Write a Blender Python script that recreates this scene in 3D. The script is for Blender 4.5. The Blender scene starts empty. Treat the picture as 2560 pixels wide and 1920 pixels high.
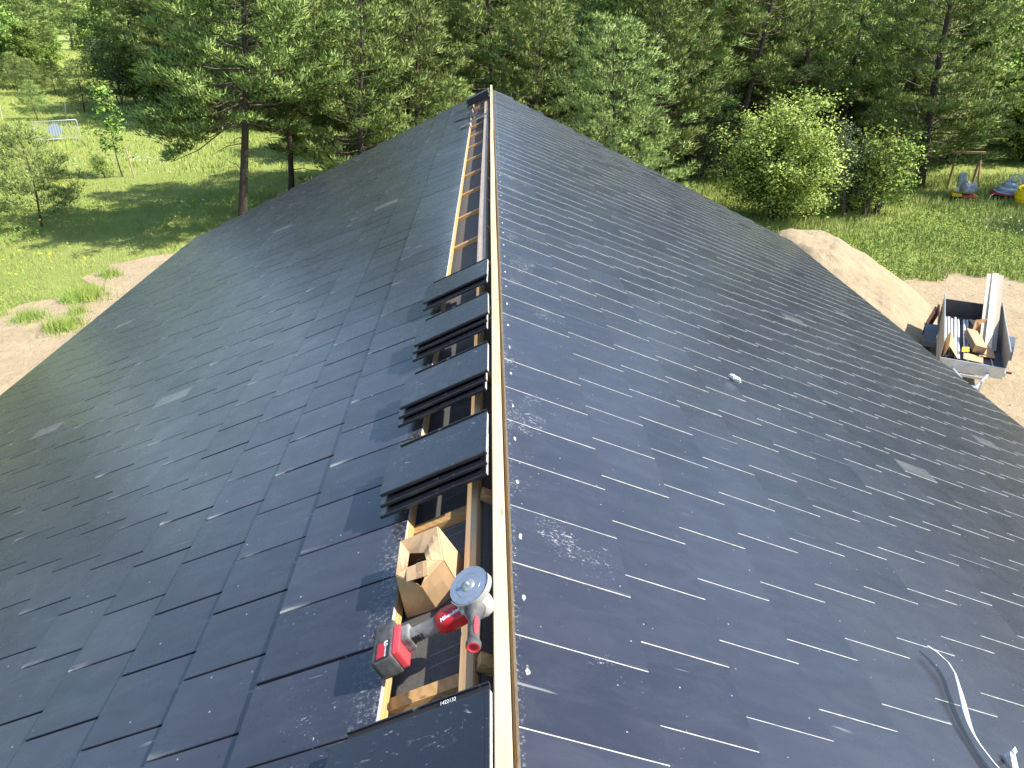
import bpy, bmesh, math, random
import numpy as np
from mathutils import Vector, Matrix

sc = bpy.context.scene
COL = sc.collection
rad = math.radians
random.seed(7)

# ---------------------------------------------------------------- camera
TH, PSI, RO = rad(26.639), rad(1.644), rad(0.357)
CAM = Vector((-0.0185, 0.0, 7.3))
F_ = Vector((math.sin(PSI) * math.cos(TH), math.cos(PSI) * math.cos(TH), -math.sin(TH)))
R0 = Vector((math.cos(PSI), -math.sin(PSI), 0)); U0 = R0.cross(F_)
R_ = R0 * math.cos(RO) + U0 * math.sin(RO); U_ = R_.cross(F_)
cam = bpy.data.cameras.new("camera"); camo = bpy.data.objects.new("camera", cam); COL.objects.link(camo)
cam.sensor_width = 36; cam.lens = 36 * 1923 / 2560; cam.clip_end = 3000; cam.clip_start = .05
mw = Matrix.Identity(4)
for i in range(3):
    mw[i][0] = R_[i]; mw[i][1] = U_[i]; mw[i][2] = -F_[i]; mw[i][3] = CAM[i]
camo.matrix_world = mw
sc.camera = camo

# ---------------------------------------------------------------- sky, sun, exposure
SUN_AZ, SUN_EL = rad(100), rad(50)
w = bpy.data.worlds.new("World"); sc.world = w; w.use_nodes = True
nt = w.node_tree
sky = nt.nodes.new('ShaderNodeTexSky'); sky.sky_type = 'NISHITA'; sky.sun_disc = False
sky.sun_elevation = SUN_EL; sky.sun_rotation = SUN_AZ
sky.air_density = 1.0; sky.dust_density = .7; sky.ozone_density = 2.5
nt.links.new(sky.outputs[0], nt.nodes['Background'].inputs[0])
nt.nodes['Background'].inputs[1].default_value = 0.15
sun = bpy.data.lights.new("sun", 'SUN'); suno = bpy.data.objects.new("sun", sun); COL.objects.link(suno)
sun.energy = 4.6; sun.angle = rad(.5); sun.color = (1, .95, .86)
sdir = Vector((math.sin(SUN_AZ) * math.cos(SUN_EL), math.cos(SUN_AZ) * math.cos(SUN_EL), math.sin(SUN_EL)))
suno.rotation_euler = sdir.to_track_quat('Z', 'Y').to_euler()
sc.view_settings.view_transform = 'Standard'; sc.view_settings.look = 'None'
sc.view_settings.exposure = 1.0; sc.view_settings.gamma = 1

# ---------------------------------------------------------------- helpers
def at(px, py, z=0.0):
    """world point where the line of sight through a photo pixel meets height z"""
    r = F_ + R_ * ((px - 1280) / 1923) + U_ * ((960 - py) / 1923)
    return CAM + r * ((z - CAM.z) / r.z)

def tag(o, label=None, cat=None, group=None, kind=None):
    if label: o['label'] = label
    if cat: o['category'] = cat
    if group: o['group'] = group
    if kind: o['kind'] = kind
    return o

def empty(name, loc=(0, 0, 0), rot=None):
    o = bpy.data.objects.new(name, None); COL.objects.link(o); o.location = loc
    o.empty_display_size = .2
    if rot: o.rotation_euler = rot
    return o

def frame(origin, x, y, z):
    m = Matrix.Identity(4)
    for i in range(3):
        m[i][0] = x[i]; m[i][1] = y[i]; m[i][2] = z[i]; m[i][3] = origin[i]
    return m

class MB:
    """collects shapes for one mesh"""
    def __init__(s): s.v = []; s.f = []; s.m = []; s.sm = []
    def add(s, vs, fs, mi=0, smooth=False, M=None):
        o = len(s.v)
        for p in vs: s.v.append(tuple(M @ Vector(p)) if M is not None else tuple(p))
        for f in fs: s.f.append([o + i for i in f]); s.m.append(mi); s.sm.append(smooth)
    def box(s, c, d, M=None, mi=0, bev=0, top=(1, 1)):
        x, y, z = d[0] / 2, d[1] / 2, d[2] / 2
        cx, cy, cz = c
        if bev <= 0:
            vs = [(cx + sx * x * (top[0] if sz > 0 else 1), cy + sy * y * (top[1] if sz > 0 else 1), cz + sz * z) for sz in (-1, 1) for sy in (-1, 1) for sx in (-1, 1)]
            s.add(vs, [(0, 2, 3, 1), (4, 5, 7, 6), (0, 1, 5, 4), (2, 6, 7, 3), (0, 4, 6, 2), (1, 3, 7, 5)], mi, False, M)
            return
        b = min(bev, x * .9, y * .9, z * .9)
        bm = bmesh.new(); bmesh.ops.create_cube(bm, size=1)
        for v in bm.verts: v.co = Vector((v.co.x * d[0], v.co.y * d[1], v.co.z * d[2]))
        bmesh.ops.bevel(bm, geom=bm.edges[:], offset=b, segments=2, affect='EDGES', profile=.6)
        bm.verts.index_update()
        s.add([v.co + Vector(c) for v in bm.verts], [[v.index for v in f.verts] for f in bm.faces], mi, False, M)
        bm.free()
    def tube(s, pts, r, n=8, M=None, mi=0, caps=True, smooth=True, flat=None):
        pts = [Vector(p) for p in pts]
        rs = r if isinstance(r, (list, tuple)) else [r] * len(pts)
        vs = []; fs = []
        up = None
        for i, p in enumerate(pts):
            t = (pts[min(i + 1, len(pts) - 1)] - pts[max(i - 1, 0)]).normalized()
            if up is None:
                a = Vector((0, 0, 1)) if abs(t.z) < .9 else Vector((1, 0, 0))
                up = t.cross(a).normalized()
            else:
                up = (up - t * up.dot(t)).normalized()
            b = t.cross(up)
            for k in range(n):
                a = 2 * math.pi * k / n
                vs.append(p + up * math.cos(a) * rs[i] + b * math.sin(a) * rs[i] * (flat or 1))
        for i in range(len(pts) - 1):
            for k in range(n):
                fs.append((i * n + k, i * n + (k + 1) % n, (i + 1) * n + (k + 1) % n, (i + 1) * n + k))
        s.add(vs, fs, mi, smooth, M)
        if caps:
            s.add(vs[:n], [list(range(n))[::-1]], mi, False, M)
            s.add(vs[-n:], [list(range(n))], mi, False, M)
    def lathe(s, prof, n=32, M=None, mi=0, smooth=True):
        """profile of (radius, height) turned about local z"""
        vs = []; fs = []
        for r, z in prof:
            for k in range(n):
                a = 2 * math.pi * k / n; vs.append((r * math.cos(a), r * math.sin(a), z))
        for i in range(len(prof) - 1):
            for k in range(n):
                fs.append((i * n + k, i * n + (k + 1) % n, (i + 1) * n + (k + 1) % n, (i + 1) * n + k))
        s.add(vs, fs, mi, smooth, M)
    def loft(s, secs, mi=0, M=None, smooth=True, caps=True):
        n = len(secs[0]); vs = [p for q in secs for p in q]; fs = []
        for i in range(len(secs) - 1):
            for k in range(n):
                fs.append((i * n + k, i * n + (k + 1) % n, (i + 1) * n + (k + 1) % n, (i + 1) * n + k))
        s.add(vs, fs, mi, smooth, M)
        if caps:
            s.add(secs[0], [list(range(n))[::-1]], mi, False, M); s.add(secs[-1], [list(range(n))], mi, False, M)
    def build(s, name, mats, parent=None, keep=True):
        me = bpy.data.meshes.new(name); me.from_pydata(s.v, [], s.f)
        for m in (mats if isinstance(mats, (list, tuple)) else [mats]): me.materials.append(m)
        me.polygons.foreach_set('material_index', s.m); me.polygons.foreach_set('use_smooth', s.sm)
        bm = bmesh.new(); bm.from_mesh(me); bmesh.ops.recalc_face_normals(bm, faces=bm.faces); bm.to_mesh(me); bm.free()
        me.update()
        return link(name, me, parent)

def link(name, me, parent=None):
    o = bpy.data.objects.new(name, me); COL.objects.link(o)
    if parent is not None:
        o.parent = parent
    return o

def trimesh(name, V, mats, k=3, cn=None):
    """big mesh from an (n*k, 3) array, k corners per face"""
    V = np.asarray(V, dtype=np.float32).reshape(-1, 3); n = len(V) // k
    me = bpy.data.meshes.new(name)
    me.vertices.add(len(V)); me.vertices.foreach_set('co', V.ravel())
    me.loops.add(len(V)); me.loops.foreach_set('vertex_index', np.arange(len(V), dtype=np.int32))
    me.polygons.add(n); me.polygons.foreach_set('loop_start', np.arange(0, len(V), k, dtype=np.int32))
    me.polygons.foreach_set('loop_total', np.full(n, k, dtype=np.int32))
    for m in (mats if isinstance(mats, (list, tuple)) else [mats]): me.materials.append(m)
    a = me.attributes.new('cn', 'FLOAT_VECTOR', 'POINT')
    c = np.tile(np.array([[0, 0, 1.]]), (n, 1)) if cn is None else np.asarray(cn)
    a.data.foreach_set('vector', np.repeat(c, k, 0).astype(np.float32).ravel())
    me.update(calc_edges=True)
    return me

def copy_tree(o, parent=None):
    c = o.copy(); COL.objects.link(c); c.parent = parent
    if parent is not None: c.matrix_parent_inverse = o.matrix_parent_inverse.copy()
    for ch in o.children: copy_tree(ch, c)
    return c

def text_mesh(s, size, M, mat, name, parent, ext=.0004, shear=0, bold=0):
    cu = bpy.data.curves.new(name, 'FONT'); cu.body = s; cu.size = size; cu.extrude = ext; cu.shear = shear; cu.offset = bold
    cu.align_x = 'CENTER'; cu.align_y = 'CENTER'
    o = bpy.data.objects.new(name, cu); COL.objects.link(o)
    dg = bpy.context.evaluated_depsgraph_get(); dg.update()
    me = bpy.data.meshes.new_from_object(o.evaluated_get(dg)); bpy.data.objects.remove(o)
    me.transform(M); me.materials.clear(); me.materials.append(mat)
    return link(name, me, parent)

# ---------------------------------------------------------------- materials
def mat(name, col=(.5, .5, .5), rough=.6, metal=0, spec=.5):
    m = bpy.data.materials.new(name); m.use_nodes = True
    b = m.node_tree.nodes['Principled BSDF']
    b.inputs['Base Color'].default_value = (*col, 1); b.inputs['Roughness'].default_value = rough
    b.inputs['Metallic'].default_value = metal; b.inputs['Specular IOR Level'].default_value = spec
    return m

class N:
    def __init__(s, m): s.t = m.node_tree; s.b = s.t.nodes['Principled BSDF']
    def n(s, ty, **k):
        x = s.t.nodes.new(ty)
        for a, v in k.items():
            if a == 'inp':
                for i, q in v.items():
                    if isinstance(q, bpy.types.NodeSocket): s.t.links.new(q, x.inputs[i])
                    else: x.inputs[i].default_value = q
            else: setattr(x, a, v)
        return x
    def math(s, op, a, b=0.0, c=None, clamp=False):
        inp = {0: a, 1: b}
        if c is not None: inp[2] = c
        return s.n('ShaderNodeMath', operation=op, use_clamp=clamp, inp=inp).outputs[0]
    def mix(s, f, a, b):
        x = s.n('ShaderNodeMix', data_type='RGBA')
        for i, q in ((0, f), (6, a), (7, b)):
            if isinstance(q, bpy.types.NodeSocket): s.t.links.new(q, x.inputs[i])
            else: x.inputs[i].default_value = (*q, 1) if isinstance(q, tuple) and len(q) == 3 else q
        return x.outputs[2]
    def noise(s, v, scale, det=4, rough=.55, dist=0):
        return s.n('ShaderNodeTexNoise', inp={'Vector': v, 'Scale': scale, 'Detail': det, 'Roughness': rough, 'Distortion': dist}).outputs['Fac']
    def ramp(s, v, a, b, lo=0., hi=1.):
        return s.n('ShaderNodeMapRange', clamp=True, inp={0: v, 1: a, 2: b, 3: lo, 4: hi}).outputs[0]
    def mapv(s, v, scale=(1, 1, 1), rot=(0, 0, 0), loc=(0, 0, 0)):
        return s.n('ShaderNodeMapping', inp={'Vector': v, 'Scale': scale, 'Rotation': rot, 'Location': loc}).outputs[0]
    def link(s, a, b): s.t.links.new(a, s.b.inputs[b])
    def bump(s, h, strength=.3, dist=.01):
        x = s.n('ShaderNodeBump', inp={'Height': h, 'Strength': strength, 'Distance': dist}); s.link(x.outputs[0], 'Normal')

def obj_co(k): return k.n('ShaderNodeTexCoord').outputs['Object']
def geo_pos(k): return k.n('ShaderNodeNewGeometry').outputs['Position']

def noisy(name, c1, c2, scale=8, rough=.8, bump=.2, bscale=60, bd=.004, metal=0, mp=(1, 1, 1), spec=.5, pos=False):
    m = mat(name, c1, rough, metal, spec); k = N(m); v = k.mapv(geo_pos(k) if pos else obj_co(k), mp)
    f = k.ramp(k.noise(v, scale, 6, .62), .32, .68); k.link(k.mix(f, c1, c2), 'Base Color')
    k.bump(k.noise(v, bscale, 4), bump, bd)
    return m

def wood(name, axis, c1=(.50, .34, .19), c2=(.38, .24, .12), dirty=0.0):
    m = mat(name, c1, .62); k = N(m); p = obj_co(k)
    sc_ = [34, 34, 34]; sc_[axis] = 1.6
    v = k.mapv(p, tuple(sc_))
    g = k.noise(v, 1.0, 5, .6, 1.2)
    wv = k.n('ShaderNodeTexWave', wave_type='RINGS', inp={'Vector': k.mapv(p, tuple(x * .5 for x in sc_)), 'Scale': 1.2, 'Distortion': 5.0, 'Detail': 3.0, 'Detail Scale': 1.2}).outputs['Fac']
    f = k.math('MULTIPLY_ADD', wv, .45, k.math('MULTIPLY', g, .6))
    col = k.mix(k.ramp(f, .25, .8), c1, c2)
    # knots
    kv = [2.2, 16, 16]
    if axis == 1: kv = [16, 2.2, 16]
    vo = k.n('ShaderNodeTexVoronoi', inp={'Vector': k.mapv(p, tuple(kv)), 'Scale': 1.0}).outputs['Distance']
    col = k.mix(k.ramp(vo, .05, .10, .7, 0.), col, (.22, .11, .05))
    if dirty:
        d = k.ramp(k.noise(p, 5, 5, .7), .45, .7, 0, dirty); col = k.mix(d, col, (.25, .23, .20))
    k.link(col, 'Base Color'); k.bump(g, .25, .002)
    return m

M_wood_y = wood('pine_wood_lengthwise', 1)
M_wood_ridge = wood('pine_wood_ridge', 1, (.58, .47, .30), (.48, .37, .21))
M_wood_x = wood('pine_wood_crosswise', 0, (.54, .33, .14), (.44, .25, .09))
M_wood_old = wood('weathered_wood', 1, (.56, .44, .33), (.42, .32, .24), .4)
M_wood_dirty = wood('soiled_pine_wood', 1, (.55, .36, .2), (.42, .26, .12), .7)
M_cut = noisy('raw_cut_tile_edge', (.50, .48, .44), (.30, .29, .27), 40, .9, .5, 90)
M_black = mat('black_void', (.006, .006, .007), .9)

def tile_material(name, right):
    m = mat(name, (.022, .024, .030), .36, 0, .68); k = N(m)
    tu = k.n('ShaderNodeAttribute', attribute_name='tuv').outputs['Vector']
    su = k.n('ShaderNodeAttribute', attribute_name='suv').outputs['Vector']
    ts = k.n('ShaderNodeSeparateXYZ', inp={0: tu}); ss = k.n('ShaderNodeSeparateXYZ', inp={0: su})
    U, V, RN = ts.outputs; S_, Y_, D_ = ss.outputs
    base = k.mix(RN, (.018, .0185, .028), (.030, .031, .044))
    big = k.noise(su, 1.3, 4, .6)
    # dust film, stretched down the slope
    film = k.ramp(k.noise(k.mapv(su, (3.5, 9, 1)), 1.0, 6, .7, .6), .42, .85, 0, .24)
    base = k.mix(film, base, (.10, .105, .11))
    # lime splatter, denser near the ridge
    ridge = k.ramp(S_, .3, 1.5 if not right else 1.0, 1., 0.)
    reg = k.ramp(k.noise(su, 2.6, 3, .6), .44, .62)
    n1 = k.noise(k.mapv(su, (45, 95, 1)), 1.0, 3, .65, 1.5)
    th = k.math('MULTIPLY_ADD', k.math('MULTIPLY', ridge, reg), -.22 if right else -.27, .79)
    spl = k.ramp(k.math('SUBTRACT', n1, th), .0, .05)
    # scattered small flecks everywhere
    vo = k.n('ShaderNodeTexVoronoi', feature='F1', inp={'Vector': su, 'Scale': 26.0 if right else 20.0, 'Randomness': 1.0})
    rc = k.n('ShaderNodeSeparateColor', inp={0: vo.outputs['Color']})
    fl = k.math('MULTIPLY', k.ramp(vo.outputs['Distance'], .04, .09, 1, 0), k.math('GREATER_THAN', rc.outputs[0], .80))
    # long faint scratches
    sr = k.ramp(k.noise(k.mapv(su, (2.0, 40, 1), (0, 0, .5)), 1.0, 2, .5, .8), .75, .79, 0, .25)
    sr2 = k.ramp(k.noise(k.mapv(su, (3.0, 55, 1), (0, 0, -.25)), 1.0, 2, .5, .4), .77, .80, 0, .2)
    wm = k.math('MAXIMUM', k.math('MAXIMUM', k.math('MULTIPLY', spl, .42), k.math('MULTIPLY', fl, .6)), k.math('MAXIMUM', sr, sr2))
    # rubbed corner at the lower end of each joint
    cu = k.ramp(U, .0, .09, 1, 0) if not right else k.ramp(U, .0, .05, 1, 0)
    cv = k.ramp(V, .72, 1.0, 0, 1)
    cn = k.ramp(k.noise(k.mapv(su, (8, 40, 1)), 1.0, 3, .6), .42, .6)
    cor = k.math('MULTIPLY', k.math('MULTIPLY', cu, cv), k.math('MULTIPLY', cn, k.ramp(RN, .55, .85, .0, 1)))
    wm = k.math('MAXIMUM', wm, k.math('MULTIPLY', cor, .35 if right else .6), clamp=True)
    # putty dab near the ridge edge of the first course
    if right:
        du = k.math('MULTIPLY', k.math('SUBTRACT', U, .55), .32); dv = k.math('SUBTRACT', S_, .096)
        jit = k.math('MULTIPLY', k.math('SUBTRACT', RN, .5), .05)
        du = k.math('ADD', du, jit)
        dd = k.math('SQRT', k.math('ADD', k.math('MULTIPLY', k.math('MULTIPLY', du, du), .13), k.math('MULTIPLY', dv, dv)))
        dd = k.math('ADD', dd, k.math('MULTIPLY', k.noise(su, 60, 4), .018))
        wm = k.math('MAXIMUM', wm, k.ramp(dd, .0115, .0155, .95, 0))
        dus = k.math('MULTIPLY', k.ramp(S_, .06, .085, 1, 0), k.ramp(k.noise(su, 60, 5, .8), .55, .68))
        wm = k.math('MAXIMUM', wm, k.math('MULTIPLY', dus, .8))
    else:
        dus = k.math('MULTIPLY', k.ramp(S_, .41, .52, 1, 0), k.ramp(k.noise(su, 55, 5, .8), .52, .66))
        wm = k.math('MAXIMUM', wm, k.math('MULTIPLY', dus, .55))
    col = k.mix(wm, base, (.62, .62, .58))
    # pale dusty patch left on a few tiles
    pt = k.math('MULTIPLY', k.math('GREATER_THAN', D_, .5), k.math('MULTIPLY', k.math('LESS_THAN', U, .55), k.math('GREATER_THAN', V, .25)))
    pt = k.math('MULTIPLY', pt, k.ramp(k.noise(k.mapv(su, (5, 12, 1)), 1, 3), .3, .7, .5, 1))
    col = k.mix(k.math('MULTIPLY', pt, .45), col, (.22, .22, .22))
    rgh = k.ramp(k.noise(su, 5, 5, .65), .3, .7, .24, .32)
    rgh = k.math('MAXIMUM', rgh, k.math('MULTIPLY', wm, .85))
    if not right:
        # drops of rain still lying on the upper courses near the viewer
        vd = k.n('ShaderNodeTexVoronoi', feature='F1', inp={'Vector': k.mapv(su, (1, 1.5, 1)), 'Scale': 34.0, 'Randomness': 1.0})
        rd = k.n('ShaderNodeSeparateColor', inp={0: vd.outputs['Color']})
        zone = k.math('MULTIPLY', k.ramp(S_, 2.6, 1.2, 0, 1), k.ramp(k.noise(su, 3.0, 3), .42, .60))
        dr = k.math('MULTIPLY', k.ramp(vd.outputs['Distance'], .10, .16, 1, 0), k.math('MULTIPLY', k.math('GREATER_THAN', rd.outputs[1], .74), zone))
        col = k.mix(k.math('MULTIPLY', dr, .8), col, (.004, .004, .006))
        rgh = k.math('MULTIPLY', rgh, k.math('MULTIPLY_ADD', dr, -.8, 1.0))
    k.link(col, 'Base Color'); k.link(rgh, 'Roughness')
    hb = k.math('ADD', k.math('MULTIPLY', k.noise(su, 3.2, 3), 1.0), k.math('MULTIPLY', k.noise(su, 150, 3), .02))
    k.bump(hb, .35, .006)
    return m
M_tileL = tile_material('charcoal_tile_left', False)
M_tileR = tile_material('charcoal_tile_right', True)
M_tile_edge = noisy('tile_edge_sun_glint', (.46, .46, .42), (.22, .22, .21), 30, .55, .3, 80)  # bare tile edge, with the sun glint put into its lighter colour
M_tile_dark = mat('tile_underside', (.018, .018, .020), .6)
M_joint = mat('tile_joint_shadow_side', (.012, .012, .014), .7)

def foliage(name, dark, light, trans=.35, rough=.5, nscale=.9, var=.8, nmix=.8):
    m = bpy.data.materials.new(name); m.use_nodes = True; k = N(m)
    oi = k.n('ShaderNodeObjectInfo').outputs['Random']; p = obj_co(k)
    f = k.noise(p, nscale, 3, .6); f2 = k.noise(p, 9, 3, .6)
    ff = k.math('ADD', k.math('MULTIPLY', f, .55), k.math('MULTIPLY', f2, .55))
    ff = k.ramp(ff, .38, .72)
    col = k.mix(ff, dark, light)
    hsv = k.n('ShaderNodeHueSaturation', inp={'Hue': k.ramp(oi, 0, 1, .485, .512), 'Saturation': 1.0, 'Value': k.ramp(oi, 0, 1, 1 - var * .4, 1 + var * .4), 'Color': col}).outputs[0]
    k.link(hsv, 'Base Color'); k.b.inputs['Roughness'].default_value = rough; k.b.inputs['Specular IOR Level'].default_value = .15
    # normals lean outward from each clump, as a dense spray of needles or leaves catches light
    cn = k.n('ShaderNodeAttribute', attribute_name='cn').outputs['Vector']
    wn = k.n('ShaderNodeVectorTransform', vector_type='NORMAL', convert_from='OBJECT', convert_to='WORLD', inp={0: cn}).outputs[0]
    tn = k.n('ShaderNodeNewGeometry').outputs['Normal']
    a1 = k.n('ShaderNodeVectorMath', operation='SCALE', inp={0: wn, 'Scale': nmix}).outputs[0]
    a2 = k.n('ShaderNodeVectorMath', operation='SCALE', inp={0: tn, 'Scale': 1 - nmix}).outputs[0]
    nn = k.n('ShaderNodeVectorMath', operation='NORMALIZE', inp={0: k.n('ShaderNodeVectorMath', operation='ADD', inp={0: a1, 1: a2}).outputs[0]}).outputs[0]
    k.link(nn, 'Normal')
    tr = k.n('ShaderNodeBsdfTranslucent', inp={'Color': k.mix(.35, hsv, (.35, .45, .05)), 'Normal': nn})
    mx = k.n('ShaderNodeMixShader', inp={0: trans}); k.t.links.new(k.b.outputs[0], mx.inputs[1]); k.t.links.new(tr.outputs[0], mx.inputs[2])
    k.t.links.new(mx.outputs[0], k.t.nodes['Material Output'].inputs[0])
    return m
M_needle = foliage('pine_needles', (.17, .27, .05), (.55, .68, .20), .24)
M_needle_y = foliage('young_pine_needles', (.22, .31, .07), (.52, .64, .20), .2)
M_leaf = foliage('broad_leaves', (.20, .34, .055), (.52, .70, .18), .32)
M_leaf_y = foliage('pale_shrub_leaves', (.30, .41, .07), (.66, .74, .22), .32)
M_leaf_w = foliage('willow_leaves', (.13, .18, .09), (.25, .31, .16), .3)
M_bark = noisy('pine_bark', (.035, .027, .022), (.085, .058, .042), 9, .95, .9, 25, .03, mp=(1, 1, .3))
M_bark_red = noisy('red_pine_bark', (.30, .14, .07), (.17, .09, .055), 7, .9, .7, 25, .02, mp=(1, 1, .4))
M_twig = noisy('grey_twigs', (.17, .13, .10), (.09, .07, .055), 6, .95, .5)

# ---------------------------------------------------------------- roof frames
PH = rad(25.5); RZ = 5.7; RIDGE = Vector((0, 0, RZ)); YF = 16.46; YB = -4.0; SMAX = 7.19
cP, sP = math.cos(PH), math.sin(PH)
ML = frame(RIDGE, (cP, 0, sP), (0, 1, 0), (-sP, 0, cP))     # left slope: x = -s (up the slope), y, n
MR = frame(RIDGE, (cP, 0, -sP), (0, 1, 0), (sP, 0, cP))     # right slope: x = s (down the slope), y, n
def PL(s, y, n=0): return ML @ Vector((-s, y, n))
def PR(s, y, n=0): return MR @ Vector((s, y, n))

house = tag(empty('house', (0, 6, 0)), 'long low house under a dark tiled gable roof with its ridge left open', 'house')
def hpart(o):
    o.parent = house; o.matrix_parent_inverse = Matrix.Translation((0, -6, 0)); return o

def tile_slope(name, right):
    W = .3192; pitch = .341 if right else .3474; s0 = .493 if right else .871
    y0 = 1.991 if right else 1.477; off = .1472 if right else .1626
    P = PR if right else PL
    verts = []; faces = []; mi = []; tuv = []; suv = []
    rng = random.Random(3 if right else 5)
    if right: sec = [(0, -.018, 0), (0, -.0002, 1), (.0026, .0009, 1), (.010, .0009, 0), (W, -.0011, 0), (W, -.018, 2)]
    else: sec = [(0, -.018, 0), (0, -.0015, 0), (.0025, 0, 0), (W - .0105, 0, 0), (W - .0100, -.015, 2), (W, -.015, 2)]
    patches = {(round(4.557, 1), 6.4)} if 0 else None
    spots = [(3.267, 4.68), (5.56, 10.04), (5.31, 6.56), (2.64, 12.07), (3.67, 8.1)] if right else [(4.56, 6.41), (2.75, 5.52), (5.73, 10.03), (3.57, 11.58), (1.3, 9.2)]
    ncourse = int((SMAX - s0) / pitch) + 2
    for c in range(ncourse):
        sl = s0 + pitch * c
        sh = sl - pitch - .08
        if c == 0: sh = .062 if right else .40
        if sl > SMAX + .25: continue
        n0 = int((YB - y0) / W) - 3; n1 = int((YF - y0) / W) + 2
        for j in range(n0, n1 + 1):
            ya = y0 + off * c + j * W
            if ya + W < YB or ya > YF - .1: continue
            yb = min(ya + W, YF + .10); ya2 = max(ya, YB)
            if yb - ya2 < .05: continue
            rn = rng.random(); dst = 0.
            for q in spots:
                if sl - pitch < q[0] <= sl and ya <= q[1] < ya + W: dst = 1.
            dz = rng.uniform(-.0012, .0012); dy = rng.uniform(-.0012, .0012); ds = rng.uniform(-.002, .002); tl = rng.uniform(-.002, .002)
            base = len(verts)
            drop = .0225 * (sl - sh) / pitch
            for e, (s, nn) in enumerate(((sh, -drop), (sl + ds, 0.0))):
                for (yy, dn, _) in sec:
                    y = min(max(ya + yy + dy, YB), YF + .10)
                    verts.append(P(s, y, nn + dn + dz + tl * (yy / W - .5)))
            K = len(sec)
            def fc(idx, m, uv=None):
                faces.append([base + i for i in idx]); mi.append(m)
                for i in idx:
                    yy = sec[i % K][0]; v = 0. if i < K else 1.
                    s = sh if i < K else sl
                    vv = max(0., 1 - (sl - s) / pitch) if i >= K else 0.
                    tuv.append((yy / W, (v if c else v), rn)); suv.append((s, ya + yy, dst))
            for i in range(K - 1):
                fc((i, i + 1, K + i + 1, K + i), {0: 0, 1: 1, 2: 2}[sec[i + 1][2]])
            fc(tuple(range(K, 2 * K)), 0 if not right else 0)
            fc(tuple(range(K))[::-1], 3)
    me = bpy.data.meshes.new(name); me.from_pydata(verts, [], faces)
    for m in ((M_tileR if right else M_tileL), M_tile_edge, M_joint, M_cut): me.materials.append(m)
    me.polygons.foreach_set('material_index', mi)
    for nm, dat in (('tuv', tuv), ('suv', suv)):
        a = me.attributes.new(nm, 'FLOAT_VECTOR', 'CORNER'); a.data.foreach_set('vector', np.array(dat, dtype=np.float32).ravel())
    me.update()
    bm = bmesh.new(); bm.from_mesh(me); bmesh.ops.recalc_face_normals(bm, faces=bm.faces)
    # make sure the big faces look outwards
    big = max(bm.faces, key=lambda f: f.calc_area())
    if big.normal.z < 0:
        bmesh.ops.reverse_faces(bm, faces=bm.faces)
    bm.to_mesh(me); bm.free()
    return hpart(link(name, me))
tag(tile_slope('roof_slope', False), 'left roof slope of charcoal tiles')
tag(tile_slope('roof_slope', True), 'right roof slope of charcoal tiles with bright tile joints')

def strip(mb, P, s0, s1, y0, y1, n0, n1, mi=0, wob=0):
    """a bar in roof coordinates"""
    vs = [P(s, y, n) for n in (n0, n1) for y in (y0, y1) for s in (s0, s1)]
    mb.add(vs, [(0, 1, 3, 2), (4, 6, 7, 5), (0, 4, 5, 1), (2, 3, 7, 6), (0, 2, 6, 4), (1, 5, 7, 3)], mi)

# underlay
M_felt = noisy('roof_underlay_fleece', (.13, .12, .105), (.075, .071, .065), 160, .95, .6, 300, .002)
M_print = mat('underlay_print', (.16, .17, .20), .8)
mb = MB()
strip(mb, PL, -.0, SMAX, YB, YF - .05, -.136, -.1205); strip(mb, PR, .0, SMAX, YB, YF - .05, -.137, -.1215)
def pline(pts, wd=.006):
    for a, b in zip(pts[:-1], pts[1:]):
        a = Vector((-a[0], a[1], -.1195)); b = Vector((-b[0], b[1], -.1195)); t = (b - a).normalized(); q = Vector((-t.y, t.x, 0)) * wd / 2
        mb.add([ML @ (a - q), ML @ (b - q), ML @ (b + q), ML @ (a + q)], [(0, 1, 2, 3)], 1)
for y in np.arange(1.1, 15, .62):
    pline([(.30, y), (.10, y + .02)]); pline([(.30, y + .05), (.17, y + .06), (.17, y + .16), (.29, y + .17)])
    pline([(.30, y + .26), (.08, y + .30), (.28, y + .42)]); pline([(.12, y + .48), (.12, y + .38), (.05, y + .38), (.05, y + .52), (.24, y + .52)])
    pline([(.38, y + .3), (.2, y + .34)], .004)
hpart(mb.build('underlay', [M_felt, M_print]))

# counter battens down the slope, laths along it
rung_y = [-3.2, -2.25, -1.3, -.35, .6, 1.60, 2.43, 3.47, 4.40, 5.30] + [6.235 + .957 * i for i in range(11)]
rr = random.Random(2)
for y in rung_y:
    mb = MB(); dy = rr.uniform(-.008, .008)
    strip(mb, PL, .03, SMAX - .05, y - .024 + dy, y + .024 + dy, -.120, -.0895)
    hpart(mb.build('counter_batten', M_wood_x))
    mb = MB(); strip(mb, PR, -.02, SMAX - .05, y - .023 + dy, y + .023 + dy, -.121, -.0885)
    hpart(mb.build('counter_batten', M_wood_x))
mb = MB(); strip(mb, PL, .108, .152, YB, 5.05, -.089, -.046); hpart(mb.build('lath', M_wood_y))
mb = MB(); strip(mb, PL, .404, .45, YB, YF - .05, -.089, -.046); hpart(mb.build('lath', wood('lath_orange', 1, (.55, .36, .15), (.45, .27, .10))))
for kk in range(1, 20):
    mb = MB(); s = .871 + .3474 * kk - .36
    strip(mb, PL, s, s + .045, YB, YF - .06, -.089, -.046); hpart(mb.build('lath', M_wood_y)); mb = MB(); strip(mb, PR, s - .37, s - .325, YB, YF - .06, -.0885, -.046)
    hpart(mb.build('lath', M_wood_y))
mb = MB(); strip(mb, PR, .061, .10, YB, YF - .05, -.088, -.049); hpart(mb.build('lath', M_wood_dirty))
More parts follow.
